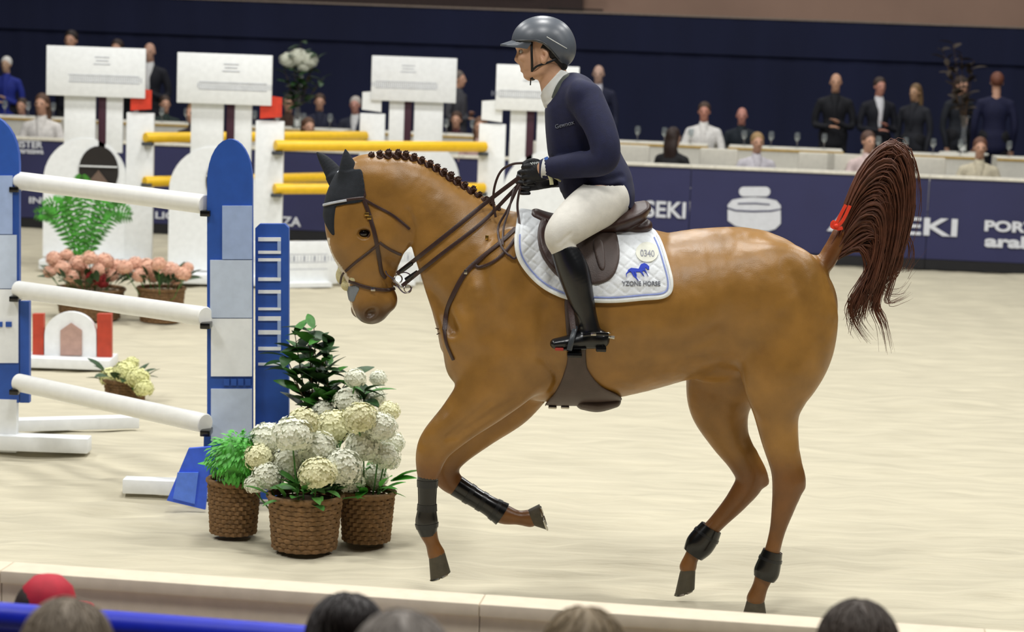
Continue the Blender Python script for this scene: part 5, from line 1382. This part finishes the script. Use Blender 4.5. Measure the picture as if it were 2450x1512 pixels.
# nearest cluster
e, c, h, R = basket(558, 1274, 506, 122, 130, 'wicker basket of bright green foliage beside the blue brace board')
bush = MB(); rb_ = random.Random(5)
cb = atS(572, 1095, 506) - np.array(c)
for i in range(900):
    d = np.array([rb_.gauss(0, 1), rb_.gauss(0, 1), rb_.gauss(0, 1)]); d /= np.linalg.norm(d); q = cb + d * np.array([.145, .12, .125]) * rb_.uniform(.55, 1.0) ** .5
    x = np.cross(d, (0, 0, 1.0)); x /= np.linalg.norm(x) + 1e-6; y = np.cross(d, x); L_ = rb_.uniform(.02, .035)
    bush.add([q - x * .006, q + y * L_ * .5 - x * .009 + d * L_ * .4, q + y * L_ + d * L_ * .8, q + x * .006 + y * L_ * .4 + d * L_ * .5], [(0, 1, 2, 3)])
o = mobj('foliage', mesh_np('foliage', np.vstack(bush.V), bush.F, smooth=False), m_leafb, e); o['kind'] = 'stuff'
leaves_at(e, c, R * .7, 10, m_leafb, z0=h)
MB().sphere(cb, (.115, .09, .10), 8, 12).build('foliage_core', m_leafb, e)
e, c, h, R = basket(728, 1310, 514, 172, 128, 'widest wicker basket overflowing with white hydrangeas')
heads_at(e, [(640, 1050, 44), (700, 1042, 48), (760, 1078, 50), (690, 1108, 46), (760, 1135, 44), (640, 1140, 38), (820, 1118, 44), (725, 1010, 36), (620, 1095, 34), (610, 1160, 26)], 514, m_hyd)
leaves_at(e, c, R * 1.0, 26, m_leaf, z0=h + .01); leaves_at(e, c + [0, -.05, 0], R * .9, 12, m_leaf, z0=h)
e, c, h, R = basket(876, 1292, 505, 126, 118, 'narrower wicker basket with white hydrangeas beside the widest basket')
heads_at(e, [(870, 1070, 44), (920, 1092, 40), (840, 1148, 34), (895, 1142, 34), (800, 1022, 42), (860, 1002, 40), (912, 1022, 36), (935, 1060, 32)], 505, m_hyd)
leaves_at(e, c, R * 1.0, 22, m_leafb, z0=h + .01)
e, c, h, R = basket(765, 1215, 478, 120, 110, 'wicker basket with tall dark green leafy branches behind the hydrangeas')
for i in range(14):
    x0_ = 695 + 12.5 * i; top = atS(x0_ + rf.uniform(-25, 30), 770 + abs(i - 3.5) * 17 + rf.uniform(-5, 60), 478); base = np.array(c) + [rf.uniform(-.05, .05), rf.uniform(-.05, .05), h * .7]
    mid = (top + base) / 2 + [rf.uniform(-.05, .05), rf.uniform(-.05, .05), 0]; B_s = spline([base, mid, top], 14)
    MB().sweep(B_s - np.array(c), np.linspace(.006, .002, 14), n=5).build('branch', m_wickd, e)
    for j in (4, 5, 6, 7, 8, 9, 9, 10, 10, 11, 11, 12, 13, 13):
        a = rf.uniform(0, 6.28); put_copy('leaf', LEAFL, m_leafd if rf.random() < .6 else m_leaf, e, B_s[j], (rf.uniform(.0, .9), rf.uniform(-.5, .5), a), rf.uniform(.5, .85))
heads_at(e, [(832, 962, 34), (892, 950, 30), (850, 905, 26), (775, 985, 30), (930, 985, 28), (905, 905, 20)], 478, m_hyd)
# middle distance
e, c, h, R = basket(300, 957, 378, 100, 50, 'small pot of yellow-green flowers on the sand behind the bottom white pole')
heads_at(e, [(265, 905, 28), (300, 890, 28), (330, 905, 26), (285, 925, 26), (345, 930, 22), (315, 870, 18)], 378, m_hydy)
leaves_at(e, c, R * 1.1, 22, m_leafd, z0=h)
e, c, h, R = basket(385, 768, 298, 110, 80, 'wicker planter of pink flowers beside the blue wing')
heads_at(e, [(300, 640, 20), (325, 632, 20), (352, 640, 22), (380, 632, 18), (408, 648, 22), (438, 655, 18), (335, 660, 18), (370, 662, 18), (420, 668, 16), (450, 640, 14)], 298, m_pink); leaves_at(e, c, R * 1.4, 44, m_leafd, z0=h + .06, tilt=(.3, 1.3))
e, c, h, R = basket(215, 760, 296, 160, 70, 'wide wicker planter of pink and dark red flowers under the fern')
heads_at(e, [(130, 620, 20), (160, 612, 18), (150, 642, 20), (188, 632, 22), (215, 618, 18), (250, 625, 20), (280, 640, 20), (170, 662, 18), (205, 655, 18), (265, 660, 18), (120, 650, 16), (235, 645, 16)], 296, m_pink); heads_at(e, [(228, 662, 22), (245, 676, 16)], 296, m_dred); leaves_at(e, c, R * 1.3, 50, m_leafd, z0=h + .06, tilt=(.3, 1.3))
# fern
cF = onZ(195, 735); fe = empty('potted_fern', cF, label='tall bright green potted fern in front of the white jump wing', cat='fern')
fp = MB().lathe([(.09, 0), (.13, .22), (.135, .24), (.12, .24)], n=20).build('pot', m_wickd, fe)
for i in range(16):
    a = -1.3 + 2.6 * i / 15 + rf.uniform(-.1, .1); Lf = rf.uniform(.75, .95); mb = MB()
    dirx = math.sin(a); yj = rf.uniform(-.3, .3)
    St = spline([(0, 0, .2), (dirx * .10, yj * .1, .2 + Lf * .45), (dirx * .26, yj * .25, .2 + Lf * .85 - abs(dirx) * .08), (dirx * .42, yj * .4, .2 + Lf * (.98 - .25 * abs(dirx)))], 22)
    mb.sweep(St, np.linspace(.005, .001, 22), n=4)
    T = np.gradient(St, axis=0)
    for j in range(4, 22):
        ll = .085 * math.sin(math.pi * (j - 3) / 19) ** .6 + .01; t = T[j] / np.linalg.norm(T[j]); sd = np.cross(t, (0, -1, .1)); sd /= np.linalg.norm(sd)
        for s_ in (1, -1):
            q = St[j]; mb.add([q, q + sd * s_ * ll * .5 + t * .012, q + sd * s_ * ll + t * .02 - [0, 0, .01], q + sd * s_ * ll * .5 - t * .010], [(0, 1, 2, 3)])
    mb.build('frond', m_leafb if i % 3 else m_leaf, fe, smooth=False)
# ================================================================== PEOPLE
def P_(*a): return np.array(a, float)
def figure(pose, h, hairstyle):
    """a figure facing -Y with its feet at the origin: continuous body, clothes and hair as separate skins"""
    sit = pose == 'sit'
    zs = 1.02 if sit else 1.42                       # shoulders
    hc = P_(0, -.015, zs + .23)
    lo, hi = P_(-.42, -.72 if sit else -.42, -.02), P_(.42, .30, zs + .40)
    hipz = .50 if sit else .93
    L = (1, 0, 0)
    def torso(g, e, k=.03):
        g.tube([P_(0, .01, hipz), P_(0, .02, (hipz + zs) / 2 - .03), P_(0, .015, zs - .12), P_(0, .02, zs - .02)], np.array([.115, .105, .12, .075]) + e, np.array([.165, .145, .175, .14]) + e, L=L, k=0)
        g.tube([P_(-.175, .02, zs - .04), P_(0, .02, zs - .0), P_(.175, .02, zs - .04)], np.array([.06, .06, .06]) + e, L=(0, 1, 0), k=k)
    def arms(g, e, hands, k=.02):
        for sd in (-1, 1):
            if sit: pts = [P_(sd * .19, .02, zs - .05), P_(sd * .245, .0, zs - .20), P_(sd * .26, -.03, zs - .33), P_(sd * .22, -.17, zs - .31), P_(sd * .15, -.31, zs - .27)]
            elif pose == 'fold': pts = [P_(sd * .19, .02, zs - .05), P_(sd * .245, .03, zs - .20), P_(sd * .25, .02, zs - .34), P_(sd * .18, -.13, zs - .36), P_(sd * .06, -.20, zs - .33 + .03 * sd)]
            else: pts = [P_(sd * .19, .02, zs - .05), P_(sd * .24, .03, zs - .20), P_(sd * .255, .03, zs - .36), P_(sd * .25, -.02, zs - .50), P_(sd * .245, -.05, zs - .62)]
            g.tube(pts, np.array([.058, .052, .046, .042, .034]) + e, k=k)
            if hands:
                w, d = pts[-1], pts[-1] - pts[-2]; d = d / np.linalg.norm(d); up = P_(0, 0, 1) if abs(d[2]) < .7 else P_(0, 1, 0); side = np.cross(d, up); side /= np.linalg.norm(side)
                g.tube([w, w + d * .05, w + d * .085], [.028, .034, .030], [.022, .018, .016], L=up, k=.015)
                for f in range(4): 
                    q = w + d * .085 + side * (-.027 + .018 * f); g.tube([q, q + d * .04 - up * .006, q + d * .066 - up * .022], [.0105, .0095, .008], k=.004)
                q = w + d * .03 + side * .03 * -sd; g.tube([q, q + d * .035 + side * -.02 * sd, q + d * .06 + side * -.016 * sd], [.012, .011, .009], k=.006)
    def legs(g, e, k=.03):
        g.tube([P_(-.08, .01, hipz + .02), P_(.08, .01, hipz + .02)], np.array([.12, .12]) + e, k=k)
        for sd in (-1, 1):
            pts = [P_(sd * .10, .0, hipz - .01), P_(sd * .12, -.24, .53), P_(sd * .12, -.45, .50), P_(sd * .12, -.47, .30), P_(sd * .12, -.44, .09)] if sit else [P_(sd * .10, .01, .90), P_(sd * .105, .0, .68), P_(sd * .105, .0, .48), P_(sd * .105, .02, .28), P_(sd * .105, .03, .09)]
            g.tube(pts, np.array([.092, .082, .062, .056, .044]) + e, k=k)
    def feet(g, e):
        for sd in (-1, 1):
            y = -.44 if sit else .03
            g.tube([P_(sd * .12, y + .04, .045), P_(sd * .125, y - .08, .04), P_(sd * .13, y - .17, .032)], np.array([.042, .038, .026]) + e, np.array([.042, .042, .034]) + e, L=L, k=.01)
    G_ = Grid(lo, hi, h)
    torso(G_, -.018); arms(G_, -.012, True); legs(G_, -.016); feet(G_, -.008)
    G_.tube([P_(0, .03, zs - .02), P_(0, .015, zs + .09), P_(0, .0, zs + .15)], [.062, .055, .055], k=.03)
    G_.ell(hc + [0, .02, .03], (.073, .092, .095), k=.02)
    G_.tube([hc + [0, -.035, .0], hc + [0, -.035, -.06], hc + [0, -.045, -.098]], [.062, .052, .03], [.06, .05, .032], L=L, k=.025)
    G_.tube([hc + [0, -.092, .015], hc + [0, -.108, -.022], hc + [0, -.094, -.032]], [.010, .014, .012], k=.012)
    for sd in (-1, 1):
        G_.ell(hc + [sd * .031, -.098, .016], (.017, .014, .012), k=.012, op='sub'); G_.ell(hc + [sd * .076, .012, -.005], (.012, .018, .030), k=.01)
    G_.ell(hc + [0, -.088, -.062], (.024, .012, .008), k=.008)
    out = {'body': G_.surf()}
    T_ = Grid(lo, hi, h); torso(T_, 0); arms(T_, 0, False)
    if not sit: T_.tube([P_(0, .01, .95), P_(0, .01, .84)], [.135, .14], [.185, .19], L=L, k=.03)
    z = T_.ax[2][None, None, :]; y = T_.ax[1][None, :, None]; x = T_.ax[0][:, None, None]
    # neck opening
    T_.ell(P_(0, -.10, zs + .02), (.055, .09, .11), k=.01, op='sub')
    out['jacket'] = T_.surf()
    R_ = Grid(lo, hi, h); legs(R_, 0); out['trousers'] = R_.surf()
    F_ = Grid(lo, hi, h); feet(F_, .004); out['shoes'] = F_.surf()
    Sg = Grid(P_(-.12, -.2, zs - .34), P_(.12, .12, zs + .12), h * .8); Sg.tube([P_(0, -.045, zs - .30), P_(0, -.05, zs - .12), P_(0, -.022, zs - .0), P_(0, .01, zs + .075)], [.065, .068, .066, .058], [.03, .052, .066, .062], L=L, k=0); out['shirt'] = Sg.surf()
    if hairstyle:
        Hg = Grid(hc - [.16, .19, .36], hc + [.16, .24, .20], h * .8)
        Hg.ell(hc + [0, .034, .045], (.086, .100, .098), k=0)
        if hairstyle == 'long': Hg.tube([hc + [0, .06, .0], hc + [0, .085, -.12], hc + [0, .09, -.24]], [.06, .055, .035], [.095, .10, .09], L=L, k=.03)
        if hairstyle == 'bun': Hg.ell(hc + [0, .10, .105], (.058, .055, .05), k=.015)
        cut = Grid.ell
        Hg.ell(hc + [0, -.105, -.045], (.075, .085, .105), k=.015, op='sub')
        if hairstyle != 'long':
            zz = Hg.ax[2][None, None, :]; Hg.F = np.maximum(Hg.F, (hc[2] - .085) - zz + 0 * Hg.F).astype(np.float32)
        rs = np.random.RandomState(3); 
        HV, HQ = Hg.surf()
        if h < .014:            # combed strands over the cap of hair
            rs = np.random.RandomState(3); mbh = MB(); gi = rs.choice(len(HV), 900); Pn = HV[gi]; Nh = Hg.grad(Pn)
            for p, nn_ in zip(Pn, Nh):
                t = np.array([rs.normal(0, .25), .35 + rs.normal(0, .2), -1.0]); t -= nn_ * (t @ nn_); t /= np.linalg.norm(t) + 1e-6; ln = rs.uniform(.03, .07)
                pts = []; q = p + nn_ * .001
                for k_ in range(4):
                    pts.append(q.copy()); q = q + t * ln / 3; g1 = Hg.grad(q[None])[0]; q = q - g1 * (float(Hg.sample(q[None])[0]) - .003); t = t - g1 * (t @ g1); t /= np.linalg.norm(t) + 1e-6
                mbh.sweep(pts, [.0016, .0022, .0018, .0005], n=4, caps=False)
            HV = np.vstack([HV] + mbh.V); HQ = np.vstack([HQ, np.array(mbh.F, np.int32) + len(HV) - mbh.n]).astype(np.int32)
        out['hair'] = (HV, HQ)
    return out, hc
FIG = {}
def get_fig(pose, h, hs):
    k = (pose, h, hs)
    if k not in FIG:
        o, hc = figure(pose, h, hs); FIG[k] = ({n: mesh_np(n, *v) for n, v in o.items()}, hc)
    return FIG[k]
EYE = MB().sphere((0, 0, 0), .010, 6, 8).mesh('eye')
_pc = [0]
def cm(hexv, kind, rough=.8):
    return mat(kind + '_' + hexv, hexv, rough=rough, var=.12, scale=25)
def person(loc, rz, sc, pose, hs, label, group, skin='c99a80', top='1a1c28', trous='16171d', shirt=None, hair='2a1d16', h=.016, sx=1.0, lean=0.0):
    me, hc = get_fig(pose, h, hs)
    e = empty('person', loc, rz, label, 'person', group); e.scale = (sc * sx, sc * sx, sc); e.rotation_euler = (lean, 0, rz)
    cols = {'body': cm(skin, 'skin', .5), 'jacket': cm(top, 'cloth'), 'trousers': cm(trous, 'cloth'), 'shoes': cm('121214', 'shoe', .4), 'shirt': cm(shirt or top, 'cloth'), 'hair': cm(hair, 'hair', .6)}
    for n, m_ in me.items():
        o = bpy.data.objects.new(n, m_); S.collection.objects.link(o)
        if not m_.materials: m_.materials.append(cols[n])
        o.material_slots[0].link = 'OBJECT'; o.material_slots[0].material = cols[n]; o.parent = e
    for sd in (-1, 1):
        o = bpy.data.objects.new('eye', EYE); S.collection.objects.link(o); o.parent = e
        if not EYE.materials: EYE.materials.append(m_eye)
        o.location = tuple(hc + [sd * .031, -.088, .016])
    return e

# ---- guests behind the barrier: (px, py of the face, metres behind the barrier, pose, turn)
def guest(px, py, d, pose, hs, label, rz=0.0, floor=None, sit_h=1.25, **kw):
    q = onPlane(px, py, B0 + NN * d); fl = (.35 if d > 1.7 else .15) if floor is None else floor
    full = 1.25 if pose == 'sit' else 1.65
    sc = (q[2] - fl) / full
    dz = 0
    scc = min(1.10, max(.84, sc)); 
    e = person((q[0], q[1], fl + (sc - scc) * full * (1 if pose == 'sit' else 0)), RZ + rz, scc, pose, hs, label, 'guests behind the barrier', **kw)
    if pose == 'sit': chairs.append((q, fl, RZ + rz, scc, e.location[2] - fl, label))
    return e
chairs = []
W_ = 'e6e2dc'
guest(15, 165, 4.6, 'fold', 'short', 'standing guest with white hair in a blue jacket behind the blue arched wing', top='1f2f8c', hair='e4e2dc', skin='c8a488')
guest(52, 255, 3.5, 'sit', 'short', 'seated guest in a bright blue top beside the guest in cream', top='22309c', hair='3a2a20')
guest(100, 250, 1.0, 'sit', 'long', 'seated guest with brown hair in a cream blouse by the fern wing', top=W_, hair='5a4030')
guest(170, 98, 4.8, 'fold', 'short', 'standing guest with dark hair seen above the fern wing sign', top='161826', hair='241812')
guest(280, 118, 5.0, 'fold', 'short', 'standing guest in black mostly hidden by the fern wing sign', top='141622', hair='302018')
guest(358, 125, 4.6, 'fold', None, 'standing bald guest in dark suit with white shirt between the wing signs', top='10121e', shirt='dcdcdc', skin='c79c86')
guest(395, 250, 3.6, 'sit', 'short', 'seated guest in dark green beside the red flag', top='20302c', hair='3c2a1e', rz=.4)
guest(462, 272, 1.0, 'sit', 'long', 'seated guest with fair hair under the second wing sign', top='3a3036', hair='8a6a48', rz=-.3)
guest(690, 248, 3.5, 'sit', 'short', 'seated guest in brown beside the tall vase of white flowers', top='4a3428', hair='2c1e18')
guest(765, 245, 4.25, 'sit', 'short', 'seated guest in navy with brown hair beside the grey-haired man', top='1e2238', hair='4a3424', rz=.2)
guest(850, 252, 3.5, 'sit', 'short', 'seated grey-haired man in dark jacket and white shirt', top='2a2e3e', shirt='dadada', hair='b8b0a8', skin='c48e7e')
guest(738, 305, .95, 'sit', 'long', 'seated guest in a beige patterned top above the yellow pole', top='b49a7c', hair='5a3c28', rz=.5)
guest(1098, 190, 4.8, 'fold', 'short', 'standing guest in a grey jacket right of the white-flag sign', top='4a4a50', hair='6a6058', rz=1.2)
guest(1092, 288, 3.6, 'sit', 'short', 'seated guest in maroon above the yellow pole end', top='4a2028', hair='4a3020')
guest(1150, 305, 1.0, 'sit', 'long', 'seated guest in pale pink beside the guest in maroon', top='c8a8a0', hair='6a4a34')
guest(1432, 178, 4.6, 'stand', None, 'standing bald guest in navy suit right behind the rider', top='1a1e38', shirt='c8c8d4', skin='c9a592')
guest(1685, 268, 3.5, 'sit', 'short', 'seated man in a white shirt behind the banquet table', top='eceae6', hair='4a3628', skin='c68a76')
guest(1775, 278, 4.25, 'sit', None, 'seated bald man in a dark sweater beside the man in white', top='15202a', skin='c98c7c')
guest(1612, 330, .9, 'sit', 'long', 'seated dark-haired guest in black at the barrier below the man in white', top='141418', hair='2c1c16', rz=2.6)
guest(1812, 342, .9, 'sit', 'short', 'seated child in a pale patterned top at the barrier', top='cdc9cf', hair='a08258', rz=.2)
guest(2000, 198, 4.6, 'fold', None, 'standing bald man in a black suit with folded hands', top='0e1018', skin='cf9f82')
guest(2105, 208, 4.7, 'fold', 'short', 'standing man in a dark suit with open white shirt', top='11131e', shirt='dedee2', hair='3c2c22', skin='c88e7c', rz=.3)
guest(2190, 222, 5.2, 'stand', 'long', 'standing woman with light brown hair in a charcoal dress', top='24262e', hair='7a6040', skin='c49a78', rz=-.5)
guest(2300, 205, 5.8, 'stand', 'long', 'standing dark-haired woman in charcoal beside the dried branches', top='20242c', hair='3a2a20', rz=.6)
guest(2385, 198, 4.6, 'stand', 'short', 'standing man in a navy suit seen from behind', top='14183c', hair='7a4a38', rz=math.pi)
guest(2345, 355, .9, 'sit', 'short', 'seated guest in a cream cardigan at the barrier', top='cfc6ac', hair='6a4634')
guest(2078, 340, .95, 'sit', 'short', 'seated guest in pale pink below the man with the open shirt', top='dcc6c2', hair='5a4034', rz=.4)
# covered chairs under the seated guests
m_cover = mat('chair_cover', 'd8d4c6', rough=.85, var=.06)
for i, (q, fl, rz, sc, up, lb_) in enumerate(chairs):
    e = empty('chair', (q[0], q[1], fl), rz, 'cream covered chair under the ' + ' '.join(lb_.split()[1:9]), 'chair', 'covered chairs')
    hz_ = .40 * sc + up
    MB().box((0, -.12, hz_ - .03), (.42, .44, .06), bev=.015).build('seat', m_cover, e)
    MB().box((0, .15, hz_ + .22), (.42, .05, .52), bev=.02).build('backrest', m_cover, e)
    for x in (-.18, .18):
        for y in (-.30, .12): MB().box((x, y, (hz_ - .05) / 2), (.035, .035, hz_ - .05)).build('leg', m_cover, e)
# banquet tables with white cloths
m_cloth = mat('white_tablecloth', 'e2dfd2', rough=.85, var=.04); m_gold = mat('gold_edge', 'c9a860', rough=.5)
m_gls = mat('clear_glass', 'e8eef0', rough=.05, spec=.8); m_gls.node_tree.nodes['Principled BSDF'].inputs['Transmission Weight'].default_value = .92
tabs = [(1560, 'white banquet table beside the man in the white shirt'), (1880, 'white banquet table in front of the bald man in black'), (2200, 'white banquet table below the standing woman'), (2520, 'white banquet table beside the guest in the cream cardigan'), (1040, 'white banquet table behind the yellow pole end'), (700, 'white banquet table under the tall vase of flowers'), (360, 'white banquet table behind the fern wing'), (40, 'white banquet table behind the blue arched wing')]
gm = MB().lathe([(.030, 0), (.030, .004), (.004, .008), (.004, .08), (.030, .11), (.034, .15), (.028, .19), (.027, .19), (.032, .15), (.028, .112), (.001, .085)], n=12, cap=False).mesh('wine_glass'); gm.materials.append(m_gls)
for i, (px, lb) in enumerate(tabs):
    c = onPlane(px, 350, B0 + NN * 2.45); e = empty('banquet_table', (c[0], c[1], .35), RZ, lb, 'table', 'banquet tables')
    mb = MB(); L_, D_, H_ = 1.35, .7, .80; n = 60; ring_ = []
    per = []
    for k in range(n):
        t = k / n * 4; s_ = int(t); f = t - s_
        x, y = [(-L_ / 2 + L_ * f, -D_ / 2), (L_ / 2, -D_ / 2 + D_ * f), (L_ / 2 - L_ * f, D_ / 2), (-L_ / 2, D_ / 2 - D_ * f)][s_]; per.append((x, y))
    Vv = [(x, y, H_) for x, y in per] + [(x * (1.0 + .012 * math.sin(k * 1.7)), y * (1.0 + .03 * math.sin(k * 1.7)), .02) for k, (x, y) in enumerate(per)]
    F = [(k, (k + 1) % n, n + (k + 1) % n, n + k) for k in range(n)] + [tuple(range(n))]
    mb.add(Vv, F).build('tablecloth', m_cloth, e)
    MB().box((0, -D_ / 2 - .005, H_ - .015), (L_ + .02, .012, .03)).build('gold_edging', m_gold, e)
    for j in range(4):
        o = bpy.data.objects.new('wine_glass', gm); S.collection.objects.link(o); o.location = (c[0] + (-.5 + .32 * j) * UX[0], c[1] + (-.5 + .32 * j) * UX[1] + rf.uniform(-.15, .15), .35 + H_)
        tag(o, 'wine glass on the ' + lb, 'glass', 'wine glasses on the banquet tables')
# cream chairs with their backs to the arena
for i, (px, lb) in enumerate(((1510, 'cream covered chair with its back to the arena, right of the rider'), (1720, 'cream covered chair with its back to the arena, between the two barrier guests'), (1955, 'cream covered chair with its back to the arena, below the bald man in black'), (2020, 'cream covered chair with its back to the arena, left of the raised tail'), (2215, 'cream covered chair with its back to the arena, right of the raised tail'), (1265, 'cream covered chair with its back to the arena, left of the rider'))):
    q = onPlane(px, 380, B0 + NN * 1.1); e = empty('chair', (q[0], q[1], .15), RZ + math.pi, lb, 'chair', 'covered chairs facing the tables')
    MB().box((0, -.12, .42), (.44, .44, .07), bev=.015).build('seat', m_cover, e)
    MB().box((0, .12, .72), (.44, .06, .62), bev=.025).build('backrest', m_cover, e)
    for x in (-.18, .18):
        for y in (-.30, .10): MB().box((x, y, .20), (.04, .04, .40)).build('leg', m_cover, e)
# tall vase of white flowers and a vase of dried branches
def vase(px, d, z0, heads, branches, label, leafm, name='flower_vase'):
    c = onPlane(px, 250, B0 + NN * d); c = np.array([c[0], c[1], z0]); e = empty(name, c, label=label, cat='vase')
    MB().lathe([(.07, 0), (.05, .04), (.03, .25), (.045, .40), (.075, .46), (.07, .46)], n=18).build('vase', m_gls, e)
    for (bx, by) in branches:
        t = onPlane(bx, by, B0 + NN * d) - c; St = spline([(0, 0, .30), t * [.35, .35, .55], t], 16)
        MB().sweep(St, np.linspace(.008, .003, 16), n=5).build('branch', m_wickd, e)
        for j in range(6, 16, 1):
            put_copy('leaf', LEAFL, leafm, e, c + St[j], (rf.uniform(-.3, .9), rf.uniform(-.5, .5), rf.uniform(0, 6.28)), rf.uniform(.6, 1.0))
    for (x, y, r) in heads:
        p = onPlane(x, y, B0 + NN * d); put_copy('flower_head', HEAD[0], m_hyd, e, p, (rf.uniform(-.4, .4), .2, rf.uniform(0, 6)), r / 190 / .085)
vase(712, 2.45, 1.15, [(690, 145, 20), (715, 138, 22), (740, 146, 19), (728, 158, 16)], [(680, 165), (700, 120), (720, 100), (745, 160), (770, 190), (690, 200), (735, 205), (705, 175), (760, 130)], 'tall glass vase of white flowers and dark foliage on a banquet table', m_leafd)
vase(2310, 3.6, .35 + .78, [], [(2255, 120), (2280, 105), (2300, 130), (2330, 145), (2270, 160), (2320, 165)], 'tall glass vase of dried brown branches behind the standing guests', mat('dried_leaf', '3a3026', rough=.8, var=.2))
tb = onPlane(2310, 300, B0 + NN * 3.6); e = empty('side_table', (tb[0], tb[1], .35), RZ, 'small round side table under the dried branches', 'table')
MB().lathe([(.30, .75), (.31, .765), (.30, .78)], n=24).build('table_top', m_cloth, e); MB().lathe([(.18, 0), (.18, .02), (.03, .05), (.03, .75)], n=18).build('pedestal', m_kick, e)

# ---- spectators in front, seen from behind
def spectator(px, ytop, s, hs, label, sx=1.0, **kw):
    me, hc = get_fig('sit', .011, hs)
    q = atS(px, ytop, s); top = hc[2] + (.16 if hs == 'bun' else .14)
    sc = .98; e = person((q[0], q[1], q[2] - top * sc), math.pi + kw.pop('turn', 0), sc, 'sit', hs, label, 'spectators in front of the barrier', h=.011, **kw)
    z = q[2] - top * sc
    st = empty('grandstand_seat', (q[0], q[1], 0), math.pi, kw.get('seat') or ('black folding seat under the ' + label.split(' in ')[0].replace('spectator with ', 'spectator with ')), 'seat', 'spectator seats')
    zz = z + .40
    MB().box((0, -.12, zz - .03), (.44, .44, .05), bev=.015).build('seat', m_kick, st); MB().box((0, .17, zz + .22), (.42, .04, .38), bev=.015).build('backrest', m_kick, st)
    for x in (-.18, .18): MB().box((x, -.1, (zz - .05) / 2), (.04, .34, max(.05, zz - .05))).build('leg', m_kick, st)
    return e
spectator(165, 1432, 1300, 'short', 'spectator with short greying brown hair in black by the blue rail', hair='6a5d4c', top='16161a')
spectator(830, 1398, 1150, 'bun', 'spectator with dark hair in a high bun in charcoal', hair='1e1614', top='2a2a30', turn=.2)
spectator(965, 1462, 1500, 'short', 'spectator with ash grey hair in dark grey beside the bun', hair='6e665e', top='34343a')
spectator(1400, 1452, 1230, 'long', 'spectator with long dark blond hair in grey below the foreleg', hair='6b5a3e', top='4a464a')
spectator(2055, 1436, 1150, 'short', 'spectator with short dark brown hair in black right of the planted hoof', hair='33261a', top='141416')
# child with a red cap between rail and barrier
q = atS(118, 1380, 900); me, hc = get_fig('sit', .016, 'short'); sc = .78
e = person((q[0], q[1], q[2] - (hc[2] + .15) * sc), 1.9, sc, 'sit', 'short', 'child in a red cap and red top between the blue rail and the beige barrier', 'spectators in front of the barrier', top='a01828', hair='2a1d16')
cp = MB(); cp.lathe([(.096, .03), (.098, .07), (.085, .115), (.05, .15), (.002, .162)], n=20); cp.add([(x, y, .035 + .012 * (1 if k < 10 else 0)) for k in range(20) for x, y in [((.085 if k % 10 in (0, 9) else .09) * math.sin(-1.2 + 2.4 * (k % 10) / 9), -.07 - (.09 * math.cos(-1.2 + 2.4 * (k % 10) / 9)))]], [(k, k + 1, 11 + k, 10 + k) for k in range(9)] + [tuple(range(10))])
o = cp.build('red_cap', mat('cap_red', 'b3142c', rough=.7), e); o.location = tuple(hc + [0, .02, .0])
